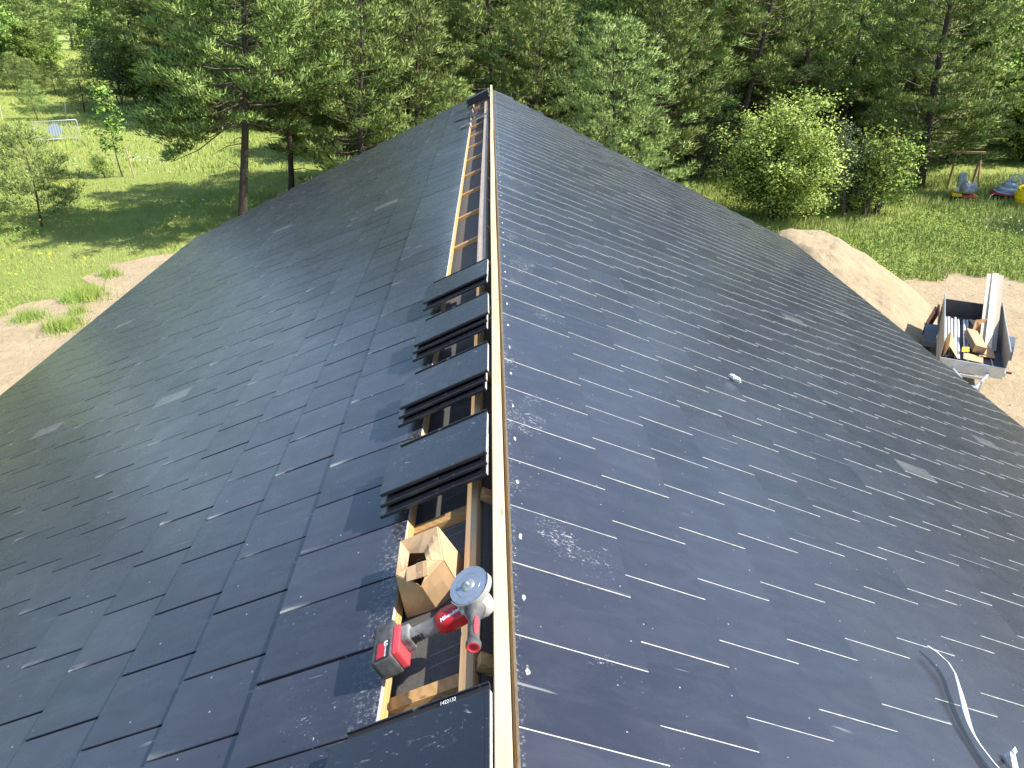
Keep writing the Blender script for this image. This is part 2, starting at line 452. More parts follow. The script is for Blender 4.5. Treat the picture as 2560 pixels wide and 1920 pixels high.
# ridge batten, a little crooked, in two lengths
def ridge_piece(y0, y1, x0, name='ridge_batten'):
    mb = MB(); secs = []
    n = 40
    for i in range(n + 1):
        y = y0 + (y1 - y0) * i / n
        dx = x0 * .5 + .0012 * math.sin(y * 1.7) + .0015 * math.sin(y * .35 + 1); dz = .0006 * math.sin(y * 2.3)
        hw = .0215; b = .002
        secs.append([(dx - hw, y, RZ - .072), (dx + hw, y, RZ - .072), (dx + hw, y, RZ + dz - b), (dx + hw - b, y, RZ + dz), (dx - hw + b, y, RZ + dz), (dx - hw, y, RZ + dz - b)])
    mb.loft(secs, smooth=False)
    return hpart(mb.build(name, M_wood_ridge))
ridge_piece(YB, 4.31, 0.0); ridge_piece(4.315, 10.9, -.002); ridge_piece(10.905, 16.95, .001)
# rafters' ridge board under it, walls, gables
M_wall = noisy('grey_plank_wall', (.32, .31, .29), (.25, .24, .23), 3, .8, .3, 40)
ex = (SMAX - .45) * cP; ez = RZ - (SMAX - .45) * sP - .16
mb = MB()
mb.box((-ex, (YB + YF) / 2, ez / 2), (.2, YF - YB - .7, ez)); hpart(mb.build('side_wall', M_wall))
mb = MB(); mb.box((ex, (YB + YF) / 2, ez / 2), (.2, YF - YB - .7, ez)); hpart(mb.build('side_wall', M_wall))
for y in (YF - .45, YB + .45):
    mb = MB(); t = .1
    for a in (-t, t): pass
    poly = [(-ex + .1, 0), (ex - .1, 0), (ex - .1, ez), (0, RZ - .2), (-ex + .1, ez)]
    vs = [(x, y - t, z) for x, z in poly] + [(x, y + t, z) for x, z in poly]
    mb.add(vs, [(4, 3, 2, 1, 0), (5, 6, 7, 8, 9)] + [(i, (i + 1) % 5, 5 + (i + 1) % 5, 5 + i) for i in range(5)])
    hpart(mb.build('gable_wall', M_wall))
for P in (PL, PR):
    mb = MB(); strip(mb, P, .02, SMAX + .02, YF - .045, YF - .01, -.24, -.03); hpart(mb.build('barge_board', mat('dark_board', (.03, .03, .032), .6)))
    mb = MB(); strip(mb, P, SMAX - .02, SMAX + .01, YB, YF - .06, -.22, -.05); hpart(mb.build('fascia_board', bpy.data.materials['dark_board']))

# long grey timber lying over the open gap
mb = MB(); secs = []
for i in range(25):
    y = 5.08 + (14.95 - 5.08) * i / 24; s = .118 + .003 * math.sin(i * .3); q = .001 * math.sin(i * .7)
    secs.append([PL(s + .034, y, -.088 + q), PL(s - .034, y, -.088 + q), PL(s - .034, y, -.034 + q), PL(s + .034, y, -.034 + q)])
mb.loft(secs, smooth=False)
tag(mb.build('timber', M_wood_old), 'long grey weathered timber laid beside the ridge over the open gap', 'timber')

# ---------------------------------------------------------------- loose roof tiles
M_loose = mat('loose_tile_face', (.02, .022, .03), .3, 0, .75); k = N(M_loose); p = obj_co(k)
sc1 = k.ramp(k.noise(k.mapv(p, (14, 30, 1), (0, 0, .3)), 1, 5, .7, 1.5), .60, .72, 0, .7)
reg = k.ramp(k.noise(p, 5, 3), .45, .6); fl = k.math('MULTIPLY', k.ramp(k.noise(p, 75, 2, .5), .70, .76, 0, .35), k.ramp(k.noise(p, 9, 2), .45, .6))
m_ = k.math('MAXIMUM', k.math('MULTIPLY', sc1, reg), fl)
k.link(k.mix(m_, (.013, .0135, .019), (.5, .5, .5)), 'Base Color')
k.link(k.math('MAXIMUM', k.ramp(k.noise(p, 12, 4), .3, .7, .22, .32), k.math('MULTIPLY', m_, .8)), 'Roughness'); k.bump(k.noise(p, 90, 3), .12, .002)

def make_tile_mesh(L=.455, W=.335, T=.016):
    """x = down the slope 0..L, y = -W/2..W/2, top at z 0"""
    mb = MB()
    mb.box((L / 2, -.012, -T / 2), (L, W - .030, T), bev=.003)          # face slab
    mb.box((L / 2 - .022, W / 2 - .0145, -T / 2 - .004), (L - .05, .030, T - .008), bev=.002, mi=2)   # side lap
    mb.box((L / 2 - .022, W / 2 - .002, -T / 2 + .002), (L - .05, .005, T - .004), bev=.001)          # raised rim
    mb.box((.006, -.012, -.001), (.010, W - .03, .006), bev=.002)        # head rim
    for yy in (-.08, .0, .08): mb.box((L / 2, yy, -T - .003), (L - .04, .014, .010), mi=2)   # ribs beneath
    mb.box((.04, -.01, -T - .006), (.03, .2, .014), mi=2)
    mb.box((-.0007, -.012, -T / 2), (.0014, W - .034, T - .003), mi=1)
    return mb
tile_src = None
def loose_tile(s, y, n, rot=0, tilt=0, label='', group=None, L=.455, W=.335):
    mb = make_tile_mesh(L, W)
    o = mb.build('roof_tile', [M_loose, M_cut, M_tile_dark])
    # local x (down slope) -> -ML.x ; keep right-handed by mirroring y in the mesh
    X = Vector((-cP, 0, -sP)); Nn = Vector((-sP, 0, cP)); Yv = Nn.cross(X)
    # Yv points to -y, so turn the tile's lap side to +y
    for v in o.data.vertices: v.co.y = -v.co.y
    o.data.flip_normals()
    m = frame(PL(s, y, n), X, Yv, Nn) @ Matrix.Rotation(rot, 4, 'Z') @ Matrix.Rotation(tilt, 4, 'X')
    o.matrix_world = m
    return tag(o, label, 'roof tile', group)
ordn = {2: ['upper', 'lower'], 3: ['topmost', 'middle', 'lowest'], 4: ['topmost', 'second', 'third', 'lowest']}
stacks = [('nearest the cardboard box', 2.625, 3, [(.002, .0, .092), (.016, -.022, .063), (.030, -.048, .033)], 0.0),
          ('second up the ridge from the cardboard box', 3.33, 3, [(.0, .0, .092), (.022, -.026, .064), (.038, -.05, .035)], .0),
          ('third up the ridge from the cardboard box', 4.05, 3, [(.0, .0, .092), (.02, -.018, .063), (.033, -.055, .035)], .005),
          ('farthest up of the four near stacks', 4.80, 2, [(.02, .0, .064), (.035, -.04, .034)], -.01),
          ('at the far end of the ridge', 15.0, 4, [(.01, .12, .118), (.02, .05, .09), (.0, -.02, .062), (.03, -.06, .034)], .0)]
for where, y, n_, lst, rt in stacks:
    for i, (s, dy, nn) in enumerate(lst):
        loose_tile(s, y + dy, nn + .004, rt + rr.uniform(-.012, .012), 0, f'{ordn[n_][i]} charcoal tile of the ridge-side stack {where}', 'loose tiles stacked along the ridge')
# tile set in place in front of the grinder, with its stamped number
ft = loose_tile(.022, 1.275, .026, 0, 0, 'single large charcoal tile with printed number, below the angle grinder at the lower edge', None, .475, .335)
M_white = mat('white_mark', (.75, .75, .74), .6)
T = Matrix.Translation((.12, -.148, .0006)) @ Matrix.Rotation(math.pi, 4, 'Z') @ Matrix.Diagonal((.8, 1, 1, 1))
ft_n = text_mesh('1422132', .017, T, M_white, 'stamped_number', ft, .0002)
far_tiles_y = [15.85, 16.19]
for i, y in enumerate(far_tiles_y):
    loose_tile(.012, y, .022 + .004 * i, 0, 0, ['charcoal ridge tile set just behind the far stack', 'last charcoal ridge tile at the far gable end'][i])
# cut strips near the far end
def cut_strip(a, b, wd, n, label):
    mb = MB(); A = PL(a[0], a[1], n); B = PL(b[0], b[1], n); d = (B - A); L = d.length; d.normalize(); nn = Vector((-sP, 0, cP)); q = nn.cross(d)
    M = frame((A + B) / 2, d, q, nn); mb.box((0, 0, 0), (L, wd, .016), M, bev=.002); mb.box((0, -wd / 2 - .001, 0), (L - .004, .002, .012), M, mi=1)
    return tag(mb.build('tile_offcut', [M_loose, M_cut]), label, 'tile offcut')
cut_strip((.55, 12.72), (.055, 12.72), .13, .012, 'long charcoal tile offcut lying across the grey timber near the far end')
cut_strip((.70, 13.95), (.42, 13.80), .14, .012, 'charcoal tile offcut on the slope left of the open gap, near the far end')
cut_strip((.40, 14.35), (.34, 13.15), .045, .008, 'narrow charcoal offcut lying along the gap edge by the far stack')
cut_strip((.345, 14.1), (.27, 13.2), .05, -.035, 'narrow charcoal offcut dropped inside the gap by the far stack')

# ---------------------------------------------------------------- cardboard box
M_card = noisy('cardboard', (.56, .37, .20), (.49, .31, .16), 5, .85, .35, 40, .003)
M_card_in = noisy('cardboard_inside', (.36, .22, .11), (.29, .17, .08), 6, .9, .3, 30)
bx = empty('cardboard_box', PL(.31, 2.03, -.12)); tag(bx, 'crumpled open cardboard box standing in the roof gap above the angle grinder', 'cardboard box')
def panel(name, pts, parent, matl=M_card, th=.004, sub=3, crump=.0025, seed=0):
    """quad panel with thickness and small creases, points in roof coordinates (s, y, n)"""
    q = [PL(*p) for p in pts]; g = random.Random(seed); mb = MB()
    n = (q[1] - q[0]).cross(q[3] - q[0]).normalized()
    top = []
    for i in range(sub + 1):
        for j in range(sub + 1):
            u, v = i / sub, j / sub
            p = (q[0] * (1 - u) + q[1] * u) * (1 - v) + (q[3] * (1 - u) + q[2] * u) * v
            if 0 < i < sub and 0 < j < sub: p = p + n * g.uniform(-crump, crump)
            top.append(p)
    bot = [p - n * th for p in top]; K = len(top); S = sub + 1
    fs = [(i * S + j, (i + 1) * S + j, (i + 1) * S + j + 1, i * S + j + 1) for i in range(sub) for j in range(sub)]
    fs += [tuple(K + a for a in f[::-1]) for f in fs]
    ed = [i * S for i in range(S)] + [sub * S + j for j in range(1, S)] + [i * S + sub for i in range(sub - 1, -1, -1)] + [j for j in range(sub - 1, 0, -1)]
    for a, b in zip(ed, ed[1:] + ed[:1]): fs.append((a, b, K + b, K + a))
    mb.add(top + bot, fs)
    o = mb.build(name, matl); o.parent = parent; o.matrix_parent_inverse = Matrix.Translation(parent.location).inverted()
    return o
a, b, c, d = (.195, 2.17, -.116), (.40, 2.17, -.116), (.40, 1.985, -.116), (.29, 1.975, -.116)
d2 = (.20, 2.02, -.116)
A, B, C_, D, E_ = (.190, 2.12, .085), (.338, 2.135, .075), (.334, 1.965, .075), (.27, 1.935, .02), (.180, 1.985, .045)
K_ = (.165, 2.05, .02)
panel('side_panel', [b, a, A, B], bx, seed=1); panel('side_panel', [c, b, B, C_], bx, seed=2, crump=.003)
panel('side_panel', [d, c, C_, D], bx, seed=3, crump=.004); panel('side_panel', [d2, d, D, E_], bx, seed=4, crump=.004)
panel('side_panel', [a, d2, E_, A], bx, seed=5, crump=.004)
panel('bottom', [a, b, c, d2], bx, M_card_in, seed=9, crump=.0)
P1, P2, P3, P4 = (.316, 2.095, .045), (.248, 2.05, .055), (.224, 1.98, .072), (.298, 1.98, .072)
panel('flap', [B, A, P2, P1], bx, seed=6, crump=.003)
panel('flap', [A, E_, P3, P2], bx, seed=7, crump=.004)
panel('flap', [C_, B, P1, P4], bx, seed=8, crump=.003)
panel('flap', [P4, P3, (.224, 1.922, .056), (.302, 1.932, .056)], bx, seed=10, crump=.002)
panel('flap', [C_, P4, (.30, 1.945, .048), D], bx, seed=12, crump=.003)
panel('flap', [P3, E_, D, (.24, 1.945, .048)], bx, seed=13, crump=.003)
tp = panel('tape', [(.262, 1.981, .076), (.238, 1.979, .076), (.240, 1.924, .060), (.262, 1.926, .060)], bx, noisy('brown_tape', (.40, .25, .13), (.34, .21, .10), 9, .3, .1), th=.001, sub=2, crump=0)
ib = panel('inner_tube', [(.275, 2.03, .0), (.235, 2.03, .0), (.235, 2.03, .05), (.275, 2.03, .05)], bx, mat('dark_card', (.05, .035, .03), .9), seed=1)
mb = MB()
for i in range(6): mb.tube([PL(.285 - .01 * i, 2.0 + .006 * i, -.05), PL(.275 - .007 * i, 2.02 + .003 * i, .045)], .003, 6)
o = mb.build('fixing', mat('dark_steel', (.12, .12, .13), .4, .8), bx); o.matrix_parent_inverse = Matrix.Translation(bx.location).inverted()

# ---------------------------------------------------------------- angle grinder
M_red = noisy('red_plastic', (.50, .012, .022), (.42, .01, .018), 20, .35, .05, 60)
M_redl = mat('light_red_rubber', (.75, .06, .07), .5)
M_rub = noisy('dusty_black_rubber', (.035, .035, .036), (.17, .165, .155), 22, .75, .3, 90)
M_dustg = noisy('dusty_grey_plastic', (.06, .06, .06), (.30, .29, .27), 16, .7, .25, 60)
M_alu = noisy('dusty_cast_aluminium', (.50, .48, .45), (.34, .33, .31), 14, .5, .3, 80, metal=.3)
M_disc = noisy('dusty_steel_disc', (.42, .46, .52), (.28, .31, .36), 10, .38, .15, 70, metal=.55)
gr = empty('angle_grinder'); gr.matrix_world = frame(PL(.11, 1.70, .05), (1, 0, 0), (0, 1, 0), (0, 0, 1))
tag(gr, 'red and grey cordless angle grinder with steel cutting disc resting across the roof gap', 'angle grinder')
GI = gr.matrix_world.inverted()
def gp(o): o.parent = gr; o.matrix_parent_inverse = GI; return o
def gv(s, y, n): return PL(s, y, n)
Nv = Vector((-sP, 0, cP))
# body axis from battery to head
Ab = gv(.300, 1.70, .035); Ah = gv(.035, 1.715, .045)
ax = (Ah - Ab).normalized(); up = (Nv - ax * Nv.dot(ax)).normalized(); side = up.cross(ax)
def ring(c, ry, rz, n=16, sq=2.6):
    out = []
    for i in range(n):
        a = 2 * math.pi * i / n; ca, sa = math.cos(a), math.sin(a)
        x = abs(ca) ** (2 / sq) * (1 if ca >= 0 else -1); z = abs(sa) ** (2 / sq) * (1 if sa >= 0 else -1)
        out.append(c + side * x * ry + up * z * rz)
    return out
def bodyloft(name, st, m):
    mb = MB(); mb.loft([ring(Ab + ax * t + up * dz, ry, rz) for t, ry, rz, dz in st]); return gp(mb.build(name, m))
bodyloft('grip', [(.005, .024, .022, 0), (.03, .021, .022, 0), (.06, .020, .021, 0), (.095, .021, .022, 0), (.118, .024, .025, 0), (.13, .026, .027, 0)], M_dustg)
bodyloft('motor_housing', [(.110, .018, .02, 0), (.122, .027, .028, 0), (.140, .034, .033, 0), (.165, .035, .034, 0), (.19, .033, .032, 0), (.212, .031, .030, 0)], M_red)
mb = MB()
for i in range(4): mb.box((.040 + .009 * i, -.023, .002), (.004, .003, .024), frame(Ab, ax, side, up))
gp(mb.build('vent', mat('vent_black', (.01, .01, .01), .6)))
MG = frame(Ab, ax, side, up)
mb = MB()
mb.box((.018, 0, .0), (.030, .060, .055), MG, bev=.006); gp(mb.build('battery_mount', M_dustg))
mb = MB(); mb.box((-.006, -.018, -.002), (.024, .112, .070), MG, bev=.006); gp(mb.build('battery_collar', M_redl))
bt = None
mb = MB(); mb.box((-.050, -.006, -.004), (.066, .150, .078), MG, bev=.009)
for i in range(6): mb.box((-.0855, -.07 + .026 * i, -.004), (.006, .010, .066), MG, bev=.001)
bt = gp(mb.build('battery', noisy('battery_shell', (.014, .014, .015), (.13, .125, .12), 18, .6, .2, 50)))
mb = MB(); mb.box((-.047, -.046, .0352), (.046, .068, .002), MG, bev=.0008); o = gp(mb.build('battery_plate', mat('gloss_black', (.012, .012, .013), .3)))
mb = MB(); mb.box((-.051, -.046, .0366), (.026, .058, .0012), MG); o = gp(mb.build('battery_label', M_red))
Mt = MG @ Matrix.Translation((-.036, -.026, .0375)) @ Matrix.Rotation(-math.pi / 2, 4, 'Z')
o = gp(text_mesh('8.0', .017, Mt, M_white, 'lettering', None, .0003, bold=.0004))
Mt = MG @ Matrix.Translation((-.036, -.058, .0375)) @ Matrix.Rotation(-math.pi / 2, 4, 'Z')
o = gp(text_mesh('LITHIUM-ION', .0065, Mt, M_white, 'lettering', None, .0003))
# head
Hc = gv(.030, 1.722, .045)
mb = MB(); secs = []
for t, ry, rz in [(.205, .029, .030), (.225, .031, .032), (.245, .034, .034), (.27, .034, .034), (.288, .026, .028), (.295, .016, .018)]:
    secs.append(ring(Ab + ax * t + side * (-.001), ry, rz, 16, 3.2))
mb.loft(secs); gp(mb.build('gear_head', M_alu))
# disc
dn = (Nv + Vector((-.10, -.22, 0))).normalized(); dx = Vector((1, 0, .3)); dx = (dx - dn * dx.dot(dn)).normalized(); dy_ = dn.cross(dx)
Dc = gv(.052, 1.742, .104)
MD = frame(Dc, dx, dy_, dn)
mb = MB(); mb.lathe([(.036, -.030), (.044, -.026), (.046, -.012), (.020, -.010)], 32, MD); mb.lathe([(.0005, -.030), (.036, -.030)], 32, MD)
gp(mb.build('gear_head', M_alu))
# wheel guard: half ring below the disc
mb = MB(); secs = []
for i in range(19):
    a = rad(-150 + 160 * i / 18); ca, sa = math.cos(a), math.sin(a)
    secs.append([MD @ Vector((r * ca, r * sa, z)) for r, z in ((.030, -.022), (.066, -.020), (.068, -.018), (.068, .004), (.0665, .004), (.0655, -.016), (.030, -.020))])
mb.loft(secs, smooth=False); gp(mb.build('disc_guard', M_alu))
mb = MB()
for i in range(16):
    a0 = 2 * math.pi * i / 16; 
    arc = [(.0625 * math.cos(a0 + t), .0625 * math.sin(a0 + t)) for t in np.linspace(.012, 2 * math.pi / 16 - .012, 7)]
    inn = [(.054 * math.cos(a0 + t), .054 * math.sin(a0 + t)) for t in np.linspace(.0, 2 * math.pi / 16, 7)]
    ctr = [(.011 * math.cos(a0 + t), .011 * math.sin(a0 + t)) for t in np.linspace(.0, 2 * math.pi / 16, 7)]
    for z, fl_ in ((.0011, 1), (-.0011, -1)):
        vs = [(x, y, z) for x, y in arc] + [(x, y, z) for x, y in inn] + [(x, y, z) for x, y in ctr]
        fs = []
        for j in range(6): fs += [(j, j + 1, 8 + j, 7 + j), (7 + j, 8 + j, 15 + j, 14 + j)]
        mb.add(vs, fs, 0, False, MD)
    vs = [(x, y, .0011) for x, y in arc] + [(x, y, -.0011) for x, y in arc]
    mb.add(vs, [(j, j + 1, 8 + j, 7 + j) for j in range(6)], 0, False, MD)
dsc = gp(mb.build('cutting_disc', M_disc))
mb = MB(); mb.lathe([(.040, .0015), (.0395, .0022), (.038, .0015)], 40, MD); mb.lathe([(.0005, .0075), (.011, .0075), (.013, .006), (.019, .004), (.0205, .0015)], 32, MD)
mb.lathe([(.0005, .016), (.0055, .016), (.0065, .014), (.0065, .007)], 16, MD)
gp(mb.build('flange_nut', mat('worn_steel', (.55, .54, .52), .35, .8)))
# side handle
h0 = gv(.050, 1.690, .062); h1 = gv(.053, 1.532, .062)
hd = (h1 - h0).normalized(); hu = (Nv - hd * Nv.dot(hd)).normalized(); MH = frame(h0, hu.cross(hd), hu, hd)
mb = MB(); mb.lathe([(.026, -.012), (.028, .0), (.031, .004), (.031, .014), (.027, .020), (.024, .032), (.0165, .040)] + [z for i in range(10) for z in ((.0165, .044 + i * .008), (.0150, .048 + i * .008))] + [(.0165, .124), (.019, .130), (.0215, .137), (.0215, .148), (.0195, .153)], 28, MH)
mb.lathe([(.0005, -.012), (.026, -.012)], 28, MH)
hn = gp(mb.build('side_handle', M_rub))
mb = MB(); mb.lathe([(.0195, .153), (.0135, .1545), (.0115, .150), (.0105, .120), (.0005, .120)], 28, MH)
o = gp(mb.build('handle_end_cap', M_redl))
mb = MB(); secs = []
for z in np.linspace(.052, .118, 8):
    wv = .6 * math.sin((z - .045) / .08 * math.pi) + .35
    secs.append([MH @ Vector((.0175 * math.cos(a_) * 1.02, .0175 * math.sin(a_) * 1.02, z)) for a_ in np.linspace(rad(20) - wv * .5 + .4, rad(20) + wv * .5 + .4, 5)] + [MH @ Vector((.0150 * math.cos(a_), .0150 * math.sin(a_), z)) for a_ in np.linspace(rad(20) + wv * .5 + .4, rad(20) - wv * .5 + .4, 5)])
mb.loft(secs); gp(mb.build('handle_inlay', M_redl))
# brand lettering on the motor housing
n_ = (up * .82 - side * .57).normalized(); yv = n_.cross(ax)
Mt = frame(Ab + ax * .172 + n_ * .0352, ax, yv, n_)
gp(text_mesh('Milwaukee', .0155, Mt @ Matrix.Rotation(rad(8), 4, 'Z'), M_white, 'lettering', None, .0015, .25, .0002))

# ---------------------------------------------------------------- white strip and scrap on the right slope
M_plastic = mat('white_plastic_strip', (.80, .82, .84), .35)
pts = [(1.996, 2.362), (2.018, 2.33), (2.038, 2.27), (2.03, 2.21), (2.006, 2.15), (1.985, 2.09), (1.964, 2.03), (1.948, 1.97), (1.941, 1.92), (1.937, 1.87), (1.940, 1.80), (1.95, 1.73), (1.97, 1.64), (2.0, 1.5)]
mb = MB(); secs = []
for i, (s, y) in enumerate(pts):
    q = Vector(pts[min(i + 1, len(pts) - 1)]) - Vector(pts[max(i - 1, 0)]); q.normalize()
    nn = .024 + .016 * math.sin(i * .55); tw = .15 + .35 * math.sin(i * .8)
    wd = (.0125 + .002 * math.sin(i * 1.3)) * min(1, .6 + i * .2)
    e = Vector((q.y, -q.x)); dn_ = math.sin(tw) * wd; dd = e * math.cos(tw) * wd
    secs.append([PR(s + dd.x, y + dd.y, nn + dn_), PR(s + dd.x * .2, y + dd.y * .2, nn + .005), PR(s - dd.x, y - dd.y, nn - dn_), PR(s, y, nn - .004)])
mb.loft(secs)
tag(mb.build('plastic_strip', M_plastic), 'long twisted white plastic strip lying on the right roof slope in the lower corner', 'plastic strip')
mb = MB()
mb.loft([[PR(2.050, 1.865, .004), PR(2.066, 1.880, .004), PR(2.074, 1.866, .004), PR(2.058, 1.852, .004)],
         [PR(2.052, 1.862, .045), PR(2.064, 1.874, .055), PR(2.076, 1.864, .045), PR(2.062, 1.852, .040)]], smooth=False)
mb.loft([[PR(2.044, 1.80, .004), PR(2.070, 1.80, .004), PR(2.070, 1.79, .004), PR(2.044, 1.79, .004)],
         [PR(2.050, 1.862, .034), PR(2.074, 1.862, .034), PR(2.074, 1.858, .026), PR(2.050, 1.858, .026)]], smooth=False)
tag(mb.build('plastic_offcut', M_plastic), 'short upright white plastic piece beside the long strip in the lower right corner', 'plastic offcut')
mb = MB(); g = random.Random(4)
bm = bmesh.new(); bmesh.ops.create_icosphere(bm, subdivisions=2, radius=1)
for v in bm.verts:
    kf = g.uniform(.7, 1.2); v.co = Vector((v.co.x * .05 * kf, v.co.y * .026 * kf, max(v.co.z, -.3) * .028 * kf))
    v.co = Matrix.Rotation(rad(-35), 3, 'Z') @ v.co
bm.verts.index_update(); mb.add([PR(1.863 + v.co.x, 4.822 + v.co.y, .014 + v.co.z) for v in bm.verts], [[v.index for v in f.verts] for f in bm.faces]); bm.free()
tag(mb.build('crumpled_scrap', mat('white_scrap', (.7, .74, .74), .5)), 'small crumpled white plastic scrap alone in the middle of the right slope', 'scrap')

# ================================================================ GROUND
def smooth_noise(x, y, seed=0):
    r = np.zeros_like(x)
    g = np.random.RandomState(seed)
    for i in range(6):
        a = g.uniform(0, 6.28); f = .05 * 1.7 ** i; r += np.sin(f * (x * np.cos(a) + y * np.sin(a)) * 6.28 + g.uniform(0, 6)) / 1.55 ** i
    return r / 2.2
def gz(x, y):
    x = np.asarray(x, float); y = np.asarray(y, float)
    d = np.maximum(np.hypot(x, np.maximum(y - 8, 0)) - 15, 0)
    return smooth_noise(x, y, 1) * .12 * np.minimum(d / 12, 1)

M_ground = mat('meadow_ground', (.1, .15, .03), .95, 0, .2); k = N(M_ground); p = geo_pos(k)
f1 = k.ramp(k.noise(p, .13, 4, .6), .35, .65); f2 = k.ramp(k.noise(p, 1.6, 6, .7), .3, .7); f3 = k.ramp(k.noise(p, 18, 5, .75), .25, .75)
cA = k.mix(f1, (.27, .35, .065), (.40, .44, .12)); cA = k.mix(k.math('MULTIPLY', f2, .4), cA, (.17, .27, .04)); cA = k.mix(k.math('MULTIPLY', f3, .45), cA, (.46, .50, .16))
k.link(cA, 'Base Color'); k.bump(k.noise(p, 9, 6, .8), 1.0, .15)
M_sand = mat('sand', (.5, .38, .26), .95, 0, .2); k = N(M_sand); p = geo_pos(k)
f1 = k.ramp(k.noise(p, .9, 5, .6, .4), .35, .65); f2 = k.ramp(k.noise(p, 60, 4, .7), .4, .7)
cA = k.mix(f1, (.43, .34, .215), (.36, .28, .17)); cA = k.mix(k.math('MULTIPLY', f2, .35), cA, (.36, .27, .19))
vo = k.n('ShaderNodeTexVoronoi', inp={'Vector': p, 'Scale': 7.0}); rc = k.n('ShaderNodeSeparateColor', inp={0: vo.outputs['Color']})
cA = k.mix(k.math('MULTIPLY', k.ramp(vo.outputs['Distance'], .07, .12, 1, 0), k.math('GREATER_THAN', rc.outputs[0], .86)), cA, (.30, .25, .21))
rut = k.noise(k.mapv(p, (.35, 3.2, 1), (0, 0, .25)), 1.0, 4, .6, .4)
cA = k.mix(k.ramp(rut, .5, .75, 0, .35), cA, (.30, .225, .15))
k.link(cA, 'Base Color'); k.bump(k.math('ADD', k.math('ADD', k.math('MULTIPLY', rut, .8), k.noise(p, 3.5, 6, .65, .5)), k.math('MULTIPLY', k.noise(p, 40, 4), .25)), .8, .12)

def grid(name, x0, x1, y0, y1, nx, ny, zf, m, keep=None):
    xs = np.linspace(x0, x1, nx); ys = np.linspace(y0, y1, ny); X, Yg = np.meshgrid(xs, ys); Z = zf(X, Yg)
    V = np.stack([X, Yg, Z], -1).reshape(-1, 3); fs = []
    for j in range(ny - 1):
        for i in range(nx - 1):
            if keep is None or keep((X[j, i] + X[j, i + 1]) / 2, (Yg[j, i] + Yg[j + 1, i]) / 2): fs.append((j * nx + i, j * nx + i + 1, (j + 1) * nx + i + 1, (j + 1) * nx + i))
    me = bpy.data.meshes.new(name); me.from_pydata(V.tolist(), [], fs); me.materials.append(m)
    me.polygons.foreach_set('use_smooth', [True] * len(fs)); me.update()
    return link(name, me)
gnd = grid('ground', -120, 120, -40, 200, 121, 121, gz, M_ground); tag(gnd, kind='structure')
mb = MB(); mb.box((0, 600, -.9), (3000, 3000, .1)); 
tag(mb.build('ground', M_ground), kind='structure')

def in_sandL(x, y):
    e = .55 * math.sin(y * 1.3) + .35 * math.sin(y * 3.1 + 1)
    return -12.6 + .18 * max(0, y - 17) * 1.2 + e < x < -6.0 and y < 23.3 + .6 * math.sin(x * 1.7) and y > 14.2 + (.8 * math.sin(x * 1.5) if x < -8 else -30) + (0 if x < -8.4 else -30)
def sand_edge_R(x): return 21.4 + .35 * math.sin(x * 1.9) + .2 * math.sin(x * 4.7)
def in_sandR(x, y): return x > 6.0 and y < sand_edge_R(x) and x < 40
sl = grid('sand_ground', -13, -6, -6, 25, 90, 400, lambda X, Y_: gz(X, Y_) + .012 + .0 * X, M_sand, in_sandL); tag(sl, kind='structure')
sr = grid('sand_ground', 6, 40, -6, 23, 200, 240, lambda X, Y_: gz(X, Y_) + .012, M_sand, in_sandR); tag(sr, kind='structure')
# sand heap against the far right corner of the house
def heap(X, Y_):
    c = np.array([8.9, 21.3]); dx = X - c[0]; dy = Y_ - c[1]
    along = np.where(dy < 0, dy / 5.6, dy / 2.3); r = np.sqrt((dx / np.where(dx > 0, 3.1, 2.6)) ** 2 + along ** 2)
    z = 1.75 * np.clip(1 - r, 0, 1) ** .9 * (1 + .07 * smooth_noise(X * 4, Y_ * 4, 5))
    z = np.minimum(z, 1.35 + .12 * (z - 1.35))
    z = z + (.05 * smooth_noise(X * 6, Y_ * 6, 8) + .035 * smooth_noise(X * 16, Y_ * 14, 9)) * np.clip(z * 2, 0, 1)
    return np.where(r < 1.02, z, 0) - .03
hp = grid('sand_heap', 6.4, 12.4, 15.2, 24, 120, 160, heap, M_sand, lambda x, y: float(heap(np.array(x), np.array(y))) > -.03)
tag(hp, 'tall pale heap of sand beside the far right corner of the house', 'sand heap')

# ================================================================ GRASS (stuff)
rs = np.random.RandomState(11)
def blades(px, py, h, wd, lean=.35, nb=1):
    n = len(px) * nb; X = np.repeat(px, nb) + rs.normal(0, .04, n); Y_ = np.repeat(py, nb) + rs.normal(0, .04, n)
    Z = gz(X, Y_); H = np.repeat(h, nb) * rs.uniform(.6, 1.2, n); a = rs.uniform(0, 6.28, n); W_ = np.repeat(wd, nb)
    tx = np.cos(a) * W_; ty = np.sin(a) * W_; la = rs.uniform(0, 6.28, n); L = H * lean * rs.uniform(.2, 1.2, n)
    V = np.empty((n, 3, 3)); V[:, 0] = np.stack([X - tx, Y_ - ty, Z - .02], -1); V[:, 1] = np.stack([X + tx, Y_ + ty, Z - .02], -1)
    V[:, 2] = np.stack([X + np.cos(la) * L, Y_ + np.sin(la) * L, Z + H], -1)
    return V
def leafcards(px, py, pz, size, n=1):
    m = len(px) * n; c = np.stack([np.repeat(px, n), np.repeat(py, n), np.repeat(pz, n)], -1); s = np.repeat(size, n)
    u = rs.normal(size=(m, 3)); u /= np.linalg.norm(u, axis=1)[:, None]; v = rs.normal(size=(m, 3)); v -= (v * u).sum(1)[:, None] * u; v /= np.linalg.norm(v, axis=1)[:, None]
    s = s[:, None]
    return np.stack([c - u * s, c - v * s * .5, c + u * s, c + v * s * .5], 1)
M_grass = foliage('meadow_grass', (.30, .40, .07), (.56, .60, .19), .3, .6, .35, 0, .6)
M_weed = foliage('meadow_weeds', (.20, .33, .045), (.40, .54, .13), .3, .55, .6, 0, .5)
